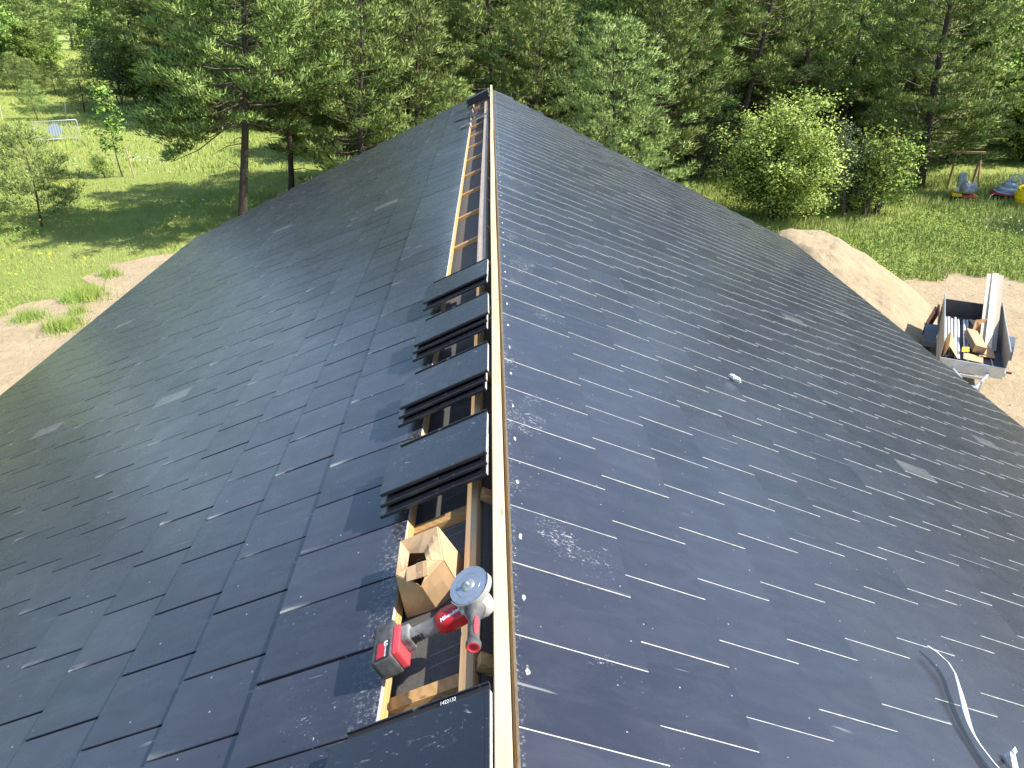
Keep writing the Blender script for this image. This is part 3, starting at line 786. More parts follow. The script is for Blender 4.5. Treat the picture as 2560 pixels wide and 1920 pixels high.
def scatter(n, x0, x1, y0, y1, rej):
    x = rs.uniform(x0, x1, n); y = rs.uniform(y0, y1, n); kp = np.array([not rej(a, b) for a, b in zip(x, y)]); return x[kp], y[kp]
def rej_near(x, y):
    if in_sandL(x, y) and not in_sandL(x - .25, y + .2) is False: return True
    if in_sandR(x, y) and in_sandR(x, y + .15): return True
    return abs(x) < 6.8 and y < 16.5
def clumpy(x, y, s=2): return .65 + .35 * smooth_noise(x * s, y * s, 21)
parts_ = []
x, y = scatter(26000, -32, -6, 10, 36, rej_near); parts_.append(blades(x, y, .22 * clumpy(x, y), np.full(len(x), .010), .5, 3))
x, y = scatter(22000, -45, 2, 36, 75, lambda a, b: False); parts_.append(blades(x, y, .30 * clumpy(x, y), np.full(len(x), .020), .5, 3))
x, y = scatter(16000, -70, -20, 70, 125, lambda a, b: False); parts_.append(blades(x, y, .4 * clumpy(x, y), np.full(len(x), .05), .5, 2))
x, y = scatter(40000, 6.5, 30, 17, 36, rej_near); parts_.append(blades(x, y, .36 * clumpy(x, y), np.full(len(x), .011), .5, 3))
x, y = scatter(14000, -6, 50, 18, 50, rej_near); parts_.append(blades(x, y, .3 * clumpy(x, y), np.full(len(x), .02), .5, 2))
tag(link('grass', trimesh('grass', np.concatenate(parts_), M_grass)), kind='stuff')
# low leafy ground cover along the edges
x, y = scatter(9000, -26, -6, 11, 34, rej_near); kp = smooth_noise(x * 1.5, y * 1.5, 31) > .05; x = x[kp]; y = y[kp]
V = leafcards(x, y, gz(x, y) + rs.uniform(.02, .28, len(x)), rs.uniform(.02, .045, len(x)), 8); V[:, :, 2] += 0; V += rs.normal(0, .10, (len(V), 1, 3)); V[:, :, 2] = np.maximum(V[:, :, 2], .01)
x, y = scatter(9000, 7, 30, 20.5, 33, rej_near); kp = smooth_noise(x * 1.5, y * 1.5, 33) > .1; x = x[kp]; y = y[kp]
V2 = leafcards(x, y, gz(x, y) + rs.uniform(.02, .3, len(x)), rs.uniform(.02, .045, len(x)), 8); V2 += rs.normal(0, .10, (len(V2), 1, 3))
tag(link('weeds', trimesh('weeds', np.concatenate([V, V2]), M_weed, k=4)), kind='stuff')
# flowers
M_yel = mat('yellow_petals', (.75, .62, .04), .6); M_whf = mat('white_petals', (.8, .78, .76), .6)
def flower_patch(spots, m, sz, label, cat):
    allv = []
    for (fx, fy, r, n) in spots:
        X = rs.normal(fx, r, n); Y_ = rs.normal(fy, r * .7, n); allv.append(leafcards(X, Y_, rs.uniform(.25, .55, n), rs.uniform(.6, 1.2, n) * sz, 2))
    tag(link(cat, trimesh(cat, np.concatenate(allv), m, k=4)), kind='stuff')
P_ = at
yf = [(*at(60, 272)[:2], .7, 60), (*at(33, 250)[:2], .6, 20), (*at(150, 480)[:2], .5, 45), (*at(165, 405)[:2], .6, 20), (*at(290, 540)[:2], .4, 12), (*at(560, 530)[:2], .5, 22), (*at(30, 560)[:2], 1.5, 40), (*at(50, 690)[:2], 1.0, 30), (*at(470, 490)[:2], .8, 20), (*at(2330, 590)[:2], 1.2, 20)]
flower_patch(yf, M_yel, .05, '', 'yellow_flowers')
wf = [(*at(350, 420)[:2], .8, 34), (*at(395, 425)[:2], .4, 20), (*at(550, 450)[:2], .8, 20), (*at(165, 435)[:2], .5, 30), (*at(305, 415)[:2], .5, 25), (*at(2500, 590)[:2], .5, 25), (*at(430, 530)[:2], .5, 14)]
flower_patch(wf, M_whf, .036, '', 'white_flowers')
def stones(n, x0, x1, y0, y1, ok):
    V = []
    for i in range(n):
        x = rs.uniform(x0, x1); y = rs.uniform(y0, y1)
        if not ok(x, y): continue
        s_ = .012 + .03 * rs.rand() ** 3; z = float(gz(x, y)) + .012
        d = rs.normal(size=(4, 3)) * .25
        P = np.array([[1, 0, 0], [0, 1, 0], [-1, 0, 0], [0, -1, 0]]) + d; T_ = np.array([0, 0, .8]) + rs.normal(size=3) * .2
        for a in range(4): V.append(np.array([P[a], P[(a + 1) % 4], T_]) * s_ * [1.3, 1, .9] + [x, y, z])
    return np.array(V)
tag(link('gravel', trimesh('gravel', np.concatenate([stones(900, 6.6, 20, 11, 21, in_sandR), stones(500, -13, -6.6, 14, 23, in_sandL)]), noisy('stone_grey', (.34, .31, .28), (.22, .20, .18), 3, .9))), kind='stuff')
x, y = scatter(2600, 17.5, 24, 27.2, 30.3, lambda a, b: False)
tag(link('tall_grass', trimesh('tall_grass', blades(x, y, np.full(len(x), .30), np.full(len(x), .012), .5, 3), M_grass)), kind='stuff')
# tufts on the bare sand
def tuft(px, py, r, n, h, label):
    q = at(px, py); X = rs.normal(q.x, r * .45, n); Y_ = rs.normal(q.y, r * .45, n)
    V = blades(X, Y_, np.full(n, h), np.full(n, .008), .7, 3)
    V[:, :, 0] -= q.x; V[:, :, 1] -= q.y
    o = link('grass_tuft', trimesh('grass_tuft', V, M_weed)); o.location = (q.x, q.y, 0)
    tag(o, label, 'grass tuft', 'grass tufts on the bare sand left of the house')
tuft(222, 745, .55, 260, .35, 'thick bright grass tuft on the sand, the one farthest up near the roof edge')
tuft(180, 755, .30, 90, .28, 'small grass tuft just left of the thick bright tuft on the sand')
tuft(158, 822, .50, 240, .32, 'leafy green tuft on the sand closest to the roof edge')
tuft(75, 800, .45, 130, .30, 'thin yellowish tuft on the sand toward the left border')
tuft(195, 785, .30, 60, .28, 'sparse yellowish tuft between the two thick tufts on the sand')
tuft(275, 690, .35, 120, .25, 'low green tuft at the top end of the sand strip')

# ================================================================ TREES
def unit(v): return v / (np.linalg.norm(v, axis=-1, keepdims=True) + 1e-9)
def trunk_line(h, lean, seed, n=10):
    g = random.Random(seed); a = g.uniform(0, 6.28); c = g.uniform(.01, .03) * h; ph = g.uniform(0, 6)
    return [Vector((lean[0] * t * h + c * math.sin(t * 4 + ph) - c * math.sin(ph), lean[1] * t * h + c * math.cos(t * 3 + a) - c * math.cos(a), t * h)) for t in [i / (n - 1) for i in range(n)]]
def on_line(L, t):
    i = min(int(t * (len(L) - 1)), len(L) - 2); u = t * (len(L) - 1) - i; return L[i].lerp(L[i + 1], u)
def needles(P, D, nb, L, wd, rg):
    n = len(P) * nb; p = np.repeat(P, nb, 0); d = np.repeat(D, nb, 0)
    v = rg.normal(size=(n, 3)); dd = unit(d * .75 + unit(v) * .8); p = p + d * rg.uniform(-.10, .07, (n, 1)) + rg.normal(0, .02, (n, 3))
    t = unit(np.cross(dd, rg.normal(size=(n, 3)))) * wd * .5; l = L * rg.uniform(.7, 1.2, (n, 1))
    return np.stack([p - t, p + t, p + dd * l], 1)
def pine(h, base, R, nb, seed, lean=(0, 0), r0=.15, shape=.6, dead=6, needle=M_needle, nl=.21, nw=.042, tb=8, dens=1.0, up=.2, extra=()):
    g = random.Random(seed); rg = np.random.RandomState(seed); L = trunk_line(h, lean, seed)
    root = empty('pine_tree')
    mb = MB(); mb.tube([p - Vector((0, 0, .15 if i == 0 else 0)) for i, p in enumerate(L)], [r0 * (1 - .85 * i / (len(L) - 1)) * (1.25 if i == 0 else 1) for i in range(len(L))], 8)
    mb.build('trunk', M_bark, root)
    br = MB(); P = []; D = []
    for i in range(nb):
        t = ((i + g.random()) / nb) ** 1.15; z = base + (h - base) * t; o = on_line(L, min(z / h, .995)); az = i * 2.4 + g.uniform(-.5, .5)
        l = R * ((1 - t) ** shape) * (.55 + .45 * min(1, t * 5 + .3)) * g.uniform(.65, 1.1) + .15
        el = -.12 + up + .75 * t ** 1.5 + g.uniform(-.12, .12)
        if i < len(extra): z, az, l, el = extra[i]; o = on_line(L, z / h)
        hd = Vector((math.cos(az), math.sin(az), 0))
        def bp(u): return o + hd * l * u * math.cos(el) + Vector((0, 0, l * (u * math.sin(el) + .12 * u * u - .06 * math.sin(u * 3))))
        rb = max(.008, r0 * .22 * (1 - .6 * t)); br.tube([bp(u) for u in (0, .3, .65, 1)], [rb, rb * .7, rb * .45, rb * .2], 4, caps=False)
        ns = max(3, int(l * 5.5 * dens))
        for j in range(ns):
            u = g.uniform(.22, 1) ** .8; q = bp(u); sgn = 1 if j % 2 else -1; a2 = az + sgn * g.uniform(.3, 1.15); sl_ = (.22 + .42 * l * (1.08 - u)) * g.uniform(.6, 1.2) * .75
            sd = Vector((math.cos(a2), math.sin(a2), g.uniform(.05, .45)))
            e = q + sd * sl_
            if sl_ > .3 and j % 2 == 0: br.tube([q, e], [rb * .3, rb * .12], 3, caps=False)
            nt_ = max(1, int(round(sl_ / .30)))
            for m in range(nt_):
                pp = q.lerp(e, (m + 1) / nt_); rc = g.uniform(.13, .23) * (1.15 if m == nt_ - 1 else .9)
                P.append((pp.x, pp.y, pp.z + .03, rc)); D.append((sd.x * .5, sd.y * .5, .55 + g.uniform(-.1, .25)))
    for i in range(dead):
        z = base * g.uniform(.55, 1.05); o = on_line(L, min(z / h, 1)); az = g.uniform(0, 6.28); l = g.uniform(.5, 1.6)
        e = o + Vector((math.cos(az) * l, math.sin(az) * l, g.uniform(-.3, .2))); mid = o.lerp(e, .5) + Vector((0, 0, .1))
        br.tube([o, mid, e], [.02, .014, .006], 4, caps=False)
        for j in range(3):
            q = o.lerp(e, g.uniform(.4, 1)); br.tube([q, q + Vector((g.uniform(-.4, .4), g.uniform(-.4, .4), g.uniform(-.2, .25)))], [.008, .003], 3, caps=False)
    br.build('branches', M_twig, root)
    P = np.array(P); D = unit(np.array(D)); nbl = int(tb * 3.4); n = len(P) * nbl
    c = np.repeat(P[:, :3], nbl, 0); rc = np.repeat(P[:, 3:], nbl, 0); d = np.repeat(D, nbl, 0)
    sp = unit(rg.normal(size=(n, 3))) * rg.uniform(.3, 1, (n, 1)) ** .6; sp[:, 2] = np.abs(sp[:, 2]) * .9 - .25
    p = c + sp * rc * np.array([1.25, 1.25, .8]); dd = unit(sp * .8 + d * .9 + rg.normal(0, .35, (n, 3)))
    t = unit(np.cross(dd, rg.normal(size=(n, 3)))) * nw * .5; l = nl * rg.uniform(.6, 1.15, (n, 1))
    link('crown', trimesh('crown', np.stack([p - t, p + t, p + dd * l], 1), needle, 3, unit(sp + d * .5)), root)
    return root
def leafy(h, base, R, nb, seed, lean=(0, 0), r0=.12, leafm=M_leaf, ls=.055, per=14, multi=1, spread=.16, name='broadleaf_tree', shape=.5, dens=1., upb=.35):
    g = random.Random(seed); rg = np.random.RandomState(seed); root = empty(name)
    tr = MB(); br = MB(); C = []
    for s_ in range(multi):
        ln = (lean[0] + (g.uniform(-.35, .35) if multi > 1 else 0), lean[1] + (g.uniform(-.35, .35) if multi > 1 else 0)); hh = h * (1 if s_ == 0 else g.uniform(.6, .95))
        L = trunk_line(hh, ln, seed + s_); off = Vector((g.uniform(-.15, .15), g.uniform(-.15, .15), 0)) * (multi > 1)
        L = [p + off for p in L]
        tr.tube(L, [r0 * (1 - .9 * i / (len(L) - 1)) * (1.3 if i == 0 else 1) for i in range(len(L))], 7)
        for i in range(nb // multi):
            t = (i + g.random()) / (nb // multi); z = base + (hh - base) * t; o = on_line(L, min(z / hh, .99)); az = i * 2.4 + g.uniform(-.6, .6)
            prof = (math.sin(math.pi * min(1, .22 + .78 * t)) ** shape); l = R * (.75 if multi > 1 else 1) * prof * g.uniform(.45, 1.08) + .1
            el = upb + g.uniform(-.25, .35) + .5 * t; hd = Vector((math.cos(az) * math.cos(el), math.sin(az) * math.cos(el), math.sin(el)))
            def bp(u): return o + hd * l * u + Vector((0, 0, -.10 * l * u * u))
            rb = max(.006, r0 * .25); br.tube([bp(u) for u in (0, .5, 1)], [rb, rb * .6, rb * .2], 4, caps=False)
            for j in range(max(3, int(l * 6 * dens))):
                u = g.uniform(.3, 1.); q = bp(u); e = q + Vector((g.gauss(0, 1), g.gauss(0, 1), g.gauss(.2, .7))).normalized() * g.uniform(.15, .5) * (.5 + l * .3)
                if j % 2 == 0: br.tube([q, e], [rb * .3, rb * .1], 3, caps=False)
                C.append(tuple(e)); C.append(tuple(q.lerp(e, .5)))
    C = np.array(C); n = len(C) * per; of = rg.normal(0, spread, (n, 3)) * np.array([1, 1, .8]); c = np.repeat(C, per, 0) + of
    c[:, 2] = np.maximum(c[:, 2], .08)
    u = unit(rg.normal(size=(n, 3)) * np.array([1, 1, .55])); v = rg.normal(size=(n, 3)); v -= (v * u).sum(1)[:, None] * u; v = unit(v); s = (ls * rg.uniform(.6, 1.3, n))[:, None]
    tr.build('trunk', M_twig if multi > 1 else M_bark, root); br.build('branches', M_twig, root)
    link('crown', trimesh('crown', np.stack([c - u * s, c - v * s * .55, c + u * s, c + v * s * .55], 1), leafm, 4, unit(of + np.array([0, 0, spread * .6]))), root)
    return root
used = set()
def place(proto, x, y, s=1, rz=None, label=None, cat='tree', group=None, sz=None, z=0):
    if proto.name in used: o = copy_tree(proto)
    else: o = proto; used.add(proto.name)
    o.location = (x, y, float(gz(x, y)) + z); o.rotation_euler = (0, 0, random.uniform(0, 6.28) if rz is None else rz); o.scale = (s, s, s * (sz or 1))
    tag(o, label, cat, group); return o

pA = pine(10.5, 3.3, 3.5, 104, 101, (.12, .01), .16, shape=.5, extra=[(4.6, 3.1, 3.4, -.62), (4.2, 3.35, 3.3, -.68), (4.9, 3.5, 3.5, -.5), (4.4, 2.85, 3.2, -.6), (5.1, 3.25, 3.7, -.45), (4.3, 3.6, 3.5, -.2), (4.5, 2.4, 3.2, -.2), (4.1, 3.0, 3.4, -.35), (3.9, 4.0, 2.6, -.2), (4.0, 5.0, 2.2, -.1), (4.2, 3.3, 3.3, -.42), (4.0, 2.7, 2.9, -.5), (4.6, 3.7, 3.0, -.3), (4.9, 3.0, 3.2, -.1), (3.8, 2.2, 2.2, -.3), (3.7, .4, 1.8, -.25)])
pB = pine(11, 2.6, 2.6, 92, 102, (.10, .02), .13, extra=[(3.3, 5.2, 2.3, -.1), (3.2, .9, 2.0, -.1), (3.6, -.4, 2.6, -.05), (3.9, .3, 2.7, 0), (3.4, 3.5, 1.9, -.1)])
pC = pine(9.5, 1.6, 3.0, 84, 103, (.03, 0), .14); pD = pine(11, 2.4, 3.3, 88, 104, (0, -.02), .17, shape=.45); pE = pine(8, .6, 3.0, 84, 105, (.0, .0), .12)
pF = pine(10.5, 3.4, 3.0, 76, 108, (.03, .02), .16)
pY = pine(6.4, .25, 3.0, 92, 106, (.01, 0), .09, .5, 0, M_needle_y, .15, .028, 8, 1.15, up=.32)
pS = pine(3.3, .25, 1.75, 46, 107, (0, 0), .045, .75, 0, M_needle_y, .15, .024, 8, 1.5, up=.45)
bA = leafy(8, .8, 3.2, 76, 201, ls=.10, per=13, spread=.24); bB = leafy(6.5, .4, 2.8, 70, 202, ls=.09, per=13, spread=.22); bC = leafy(9, 1.2, 3.0, 74, 203, ls=.095, per=12, spread=.22)
uS = leafy(2.4, .2, 1.3, 30, 206, leafm=M_leaf, ls=.06, per=12, multi=4, r0=.03, name='shrub', spread=.16)
uW = leafy(4.2, .3, 1.7, 48, 207, leafm=M_leaf_w, ls=.05, per=12, multi=4, r0=.04, name='shrub', spread=.15)

# ---- left side
place(pA, -8.6, 26.2, 1.0, 0, 'tall pine with thick dark trunk and drooping left branches, nearest the roof on the left')
place(pB, -7.9, 30.5, .95, 0, 'slimmer pine with bright lower foliage just right of the tallest left pine')
place(pS, -15.9, 27.2, 1.0, 1.0, 'young pine with open whorled branches near the left border', 'young pine')
sap = leafy(3.6, 1.0, .95, 22, 210, (-.09, 0), .03, ls=.075, per=7, spread=.12, name='sapling', dens=.8)
place(sap, -16.6, 35.6, 1, 0, 'thin leafy sapling tied to a stake in the meadow', 'sapling')
q = at(264, 445); place(uS, q.x, q.y, .42, .3, 'small round dark green bush in the meadow near the sapling', 'bush')
q = at(212, 282); place(pS, q.x, q.y, .95, 2, 'small conical pine standing left of the pale willow shrub', 'young pine')
q = at(95, 300); place(pS, q.x, q.y, .7, 4, 'little grey-green pine just above the metal barrier', 'young pine')
q = at(45, 236); place(pS, q.x, q.y, .9, .5, 'small pine at the left border above the yellow flowers', 'young pine', 'small pines in the upper left meadow')
q = at(85, 240); place(pS, q.x, q.y, .8, 1.7, 'thin small pine second from the left border in the upper meadow', 'young pine', 'small pines in the upper left meadow')
q = at(140, 236); place(pS, q.x, q.y, .75, 5.7, 'small pine beside the grassy track in the upper meadow', 'young pine', 'small pines in the upper left meadow')
q = at(300, 262); place(uW, q.x, q.y, 1.1, 1, 'pale grey-green willow shrub left of the big pines', 'shrub')
q = at(340, 262); place(uW, q.x, q.y, .9, 2, 'lower willow shrub tucked right of the pale one', 'shrub')
q = at(400, 288); place(uS, q.x, q.y, 1.3, 2, 'round leafy shrub at the meadow edge behind the drooping pine', 'shrub')
q = at(455, 300); place(uS, q.x, q.y, 1.1, 4, 'brownish twiggy shrub at the meadow edge beside the drooping pine', 'shrub')
for (px, py, s, r, pr_, lb) in [(300, 235, 1.0, 1, bA, 'light green broadleaf tree bordering the grassy track on its right'), (370, 262, .95, 2, bB, 'rounded broadleaf tree behind the willow shrub'), (455, 285, 1.05, 3, bA, 'full broadleaf tree filling the gap left of the dark pine trunk'), (525, 300, 1.0, 4, bC, 'broadleaf tree directly behind the dark pine trunk'),
        (262, 190, .9, 5, bB, 'broadleaf tree at the far bend of the grassy track'), (640, 300, 1.0, .5, bC, 'broadleaf tree behind the slimmer left pine'),
        (90, 222, .75, 1, bB, 'broadleaf tree at the left side of the grassy track'), (15, 222, .9, 2.5, bA, 'broadleaf tree at the left border above the meadow'), (128, 175, .7, 4, bB, 'broadleaf tree beside the far end of the grassy track'), (55, 180, .9, .1, bC, 'taller broadleaf tree among the far left pines')]:
    q = at(px, py); place(pr_, q.x, q.y, s, r, lb)
# ---- centre and right, single trees one can pick out
place(pY, 4.1, 27.0, 1.0, .3, 'fluffy bright young pine with visible thin trunk just behind the right roof edge')
place(pC, -4.6, 27.5, .9, 1.3, 'pine with bare dark trunk rising behind the left roof edge near the ridge end')
place(pE, -1.0, 24.6, .62, 2.6, 'low bushy pine close behind the ridge end')
place(pE, 1.6, 31.0, .95, .6, 'dense pine directly behind the ridge tip')
uBig = leafy(4.2, .3, 3.3, 150, 220, leafm=M_leaf_y, ls=.05, per=13, multi=7, r0=.045, name='shrub', spread=.17, dens=1.2)
place(uBig, 10.3, 27.9, 1.0, 0, 'large yellow-green shrub with many stems behind the sand heap', 'shrub')
place(uW, 13.1, 28.2, .8, 1, 'pale grey-green shrub merging into the right side of the large yellow-green shrub', 'shrub')
place(uS, 14.2, 28.6, 1.25, 1, 'darker leafy shrub just right of the large yellow-green shrub', 'shrub')
place(uS, 15.0, 29.5, 1.1, 3, 'dark leafy shrub left of the wooden frame', 'shrub')
place(pine(12, 4.0, 2.8, 58, 120, (.12, .0), .15), 10.4, 34.6, 1, 0, 'leaning pine with reddish trunk above the large shrub')
pR = pine(12, 1.3, 3.9, 96, 121, (-.04, .0), .2, .55)
place(pR, 18.9, 33.8, 1, 0, 'broad dark pine with layered branches above the wooden frame')
place(pine(11, 2.6, 2.8, 58, 122, (.05, .02), .16), 14.2, 36.5, 1, 0, 'pine between the leaning pine and the broad layered pine')
place(pine(10, 1.0, 3.2, 90, 123, (.0, .0), .16), 27.0, 30.5, 1, 0, 'pine whose lower branches reach in at the right border above the hose tub', 'pine')
place(pD, 26.5, 25.0, .9, 1, 'pine whose shadow falls on the grass by the yellow hose, just outside the right border', 'pine')
place(bC, 14.6, 40.5, .7, 2, 'bright broadleaf tree glimpsed between the right pines')
# ---- the forest behind
rf = random.Random(17)
protos = [pC, pD, pE, pF, pE, pD, pC, pE]
def wood_row(n, x0, x1, y0, y1, smin, smax, minD, taken, leafshare=.22, keep=lambda x, y: True):
    t = 0; c = 0
    while c < n and t < n * 60:
        t += 1; x = rf.uniform(x0, x1); y = rf.uniform(y0, y1)
        if not keep(x, y) or any((x - a) ** 2 + (y - b) ** 2 < minD ** 2 for a, b in taken): continue
        taken.append((x, y)); c += 1
        zn = ('to the left of the roof ridge' if x < -.05 * y else 'straight beyond the ridge tip' if x < .16 * y else 'on the right half of the picture')
        dp = 'first rows of the forest' if y < 52 else 'middle of the forest' if y < 84 else 'farthest back of the forest'
        if rf.random() < leafshare: place(rf.choice([bA, bB, bC]), x, y, rf.uniform(smin, smax), rf.uniform(0, 6.28), f'broadleaf tree in the {dp} {zn}', 'tree', f'broadleaf trees in the {dp} {zn}')
        else: place(rf.choice(protos), x, y, rf.uniform(smin, smax), rf.uniform(0, 6.28), f'pine in the {dp} {zn}', 'pine', f'pines in the {dp} {zn}')
tk = [(-9.3, 28), (-8.3, 32), (4.1, 27), (9.6, 27.6), (10.4, 34.6), (18.9, 33.8), (14.2, 36.5), (1.6, 31), (-4.6, 27.5), (20.4, 33)]
def open_(x, y):
    # keep the meadow on the left and the track free
    if x < -5 and y < 50: return False
    edge = -19 - (y - 46) * .42
    trackL = edge - 9 - max(0, (y - 70)) * .0
    return x > edge and (y < 60 or x / y > -.452)
def leftwood(x, y):
    return x / y < -.53
for (x, y, s_, pr_, rz_, lb) in [(-2.8, 29.5, .9, pE, 1, 'bushy pine left of the ridge tip, second from the ridge'), (6.4, 31.5, 1.0, pC, 2, 'tall pine between the ridge tip and the fluffy bright pine'), (-6.3, 31.5, 1.0, pC, 3, 'pine filling the gap right of the slim left pine'),
        (7.6, 34.5, 1.05, pD, 4, 'tall pine behind the fluffy bright young pine'), (.2, 34.8, 1.0, pD, 5, 'tall broad pine straight behind the ridge tip'), (-3.9, 34.2, 1.0, pF, 0, 'high-crowned pine behind the left roof edge'), (3.4, 34.6, .95, pC, 1.2, 'pine behind and left of the fluffy bright young pine')]:
    place(pr_, x, y, s_, rz_, lb, 'pine' if pr_ != bA else 'tree'); tk.append((x, y))
wood_row(30, -5, 36, 36, 46, .9, 1.1, 3.0, tk, .22, lambda x, y: x > -6 and not (x > 15 and y < 37))
wood_row(60, -34, 52, 46, 64, .95, 1.2, 3.4, tk, .25, open_)
wood_row(44, -48, 70, 64, 88, .9, 1.2, 4.6, tk, .2, open_)
wood_row(40, -66, 90, 88, 118, 1.0, 1.3, 6.2, tk, .15, open_)
wood_row(20, -80, -38, 76, 118, .9, 1.1, 4.5, tk, .3, leftwood)
wood_row(34, -110, 110, 120, 160, 1.2, 1.6, 8, tk, .1)
# woods that flank the clearing on both sides, unseen, added to darken roof reflections
wood_row(34, -62, -31, -6, 44, .9, 1.2, 4.2, tk, .3, lambda x, y: x / max(y, 1) < -.72 and x < -30)
wood_row(26, 30, 62, -8, 34, .9, 1.2, 4.4, tk, .2, lambda x, y: x > 30)
# undergrowth
for i in range(34):
    x = rf.uniform(-7, 40); y = rf.uniform(29, 48)
    if (x > 14 and y < 36) or (6 < x < 13 and y < 31): continue
    place(uS if i % 3 else uW, x, y, rf.uniform(.5, 1.1), rf.uniform(0, 6), 'shrub growing in the shade under the forest trees', 'shrub', 'undergrowth shrubs')

# ================================================================ MEADOW THINGS
M_galv = noisy('galvanised_steel', (.62, .65, .66), (.48, .51, .52), 12, .42, .1, 60, metal=.6)
q0 = at(92, 358); q1 = at(203, 350)
br_ = empty('barrier', (q0 + q1) / 2); tag(br_, 'grey metal crowd barrier with round plate standing in the meadow', 'barrier')
dv = (q1 - q0); BL = dv.length; br_.rotation_euler = (rad(-8), 0, math.atan2(dv.y, dv.x))
mb = MB(); hB = 1.05
mb.tube([(-BL / 2, 0, .15), (-BL / 2, 0, hB), (-BL / 2 + .06, 0, hB + .05), (BL / 2 - .06, 0, hB + .05), (BL / 2, 0, hB), (BL / 2, 0, .15), (-BL / 2, 0, .15)], .025, 8)
mb.build('frame', M_galv, br_)
for i in range(1, 17):
    mb = MB(); x = -BL / 2 + BL * i / 17; mb.tube([(x, 0, .15), (x, 0, hB + .05)], .009, 6); mb.build('bar', M_galv, br_)
mb = MB(); mb.lathe([(.001, 0), (.33, 0), (.33, .012), (.001, .012)], 32, Matrix.Translation((-.06, .03, .62)) @ Matrix.Rotation(rad(90), 4, 'X'), smooth=False); mb.build('plate', mat('plate_grey', (.30, .35, .42), .5), br_)
for x in (-BL / 2 + .25, BL / 2 - .25):
    mb = MB(); mb.tube([(x, -.25, 0), (x, -.02, .15), (x, .02, .15), (x, .25, 0)], .018, 6); mb.build('foot', M_galv, br_)
for px, py, h_, lb in [(168, 300, 1.1, 'short pale stake in the meadow above the barrier'), (8, 305, 1.0, 'pale stake at the left border of the meadow')]:
    q = at(px, py); mb = MB(); mb.box((0, 0, h_ / 2), (.05, .05, h_), bev=.005); mb.box((0, 0, h_ + .02), (.04, .04, .05), top=(.3, .3)); o = mb.build('stake', mat('pale_stake', (.65, .6, .5), .8)); o.location = q; o.rotation_euler = (.05, .08, .3); tag(o, lb, 'stake')
q = at(337, 445); mb = MB(); mb.tube([(0, 0, -.1), (-.13, 0, 1.3)], .03, 8); mb.box((-.13, 0, 1.31), (.04, .04, .04), top=(.4, .4)); o = mb.build('stake', noisy('reddish_stake', (.55, .36, .26), (.42, .28, .2), 6, .8)); o.location = q; tag(o, 'reddish wooden stake supporting the leafy sapling', 'stake')
q = at(1748, 480 + 10); mb = MB(); mb.box((0, 0, .45), (.05, .05, .9), bev=.004); mb.box((0, 0, .92), (.04, .04, .05), top=(.3, .3)); o = mb.build('marker_post', mat('yellow_post', (.75, .62, .12), .6)); o.location = (7.9, 29.0, 0); o.rotation_euler = (0, .05, 0); tag(o, 'thin yellow marker post in the grass behind the right roof edge', 'post')

# ================================================================ TRAILER
TO = Vector((9.78, 13.98, 0)); yawT = math.atan2(3.0, 1.62) - math.pi / 2   # y axis of the trailer points to its rear
tr_ = empty('trailer', TO, (0, 0, yawT)); tag(tr_, 'small open utility trailer loaded with cardboard and timber beside the house', 'trailer')
TL, TW, TZ = 3.05, 1.16, .6
M_ply = noisy('dark_plywood', (.045, .045, .048), (.075, .075, .078), 5, .55, .1, 30)
M_plyg = noisy('grey_plywood_panel', (.20, .205, .20), (.27, .275, .27), 5, .6, .1, 30)
M_plyf = noisy('pale_plywood_face', (.50, .42, .30), (.42, .35, .25), 5, .7, .1, 30)
M_redw = mat('dark_red_paint', (.16, .03, .03), .5)
def tb(name, c, d, m, bev=0, M=None, parent=None, mi=0):
    mb = MB(); mb.box(c, d, M, bev=bev); return mb.build(name, m, parent or tr_)
tb('floor', (0, TL / 2, TZ), (TW, TL, .03), M_ply)
tb('front_board', (0, 0, TZ - .02), (TW + .02, .03, .25), M_galv, .004)
tb('rear_board', (0, TL, TZ + .20), (TW, .03, .38), M_ply)
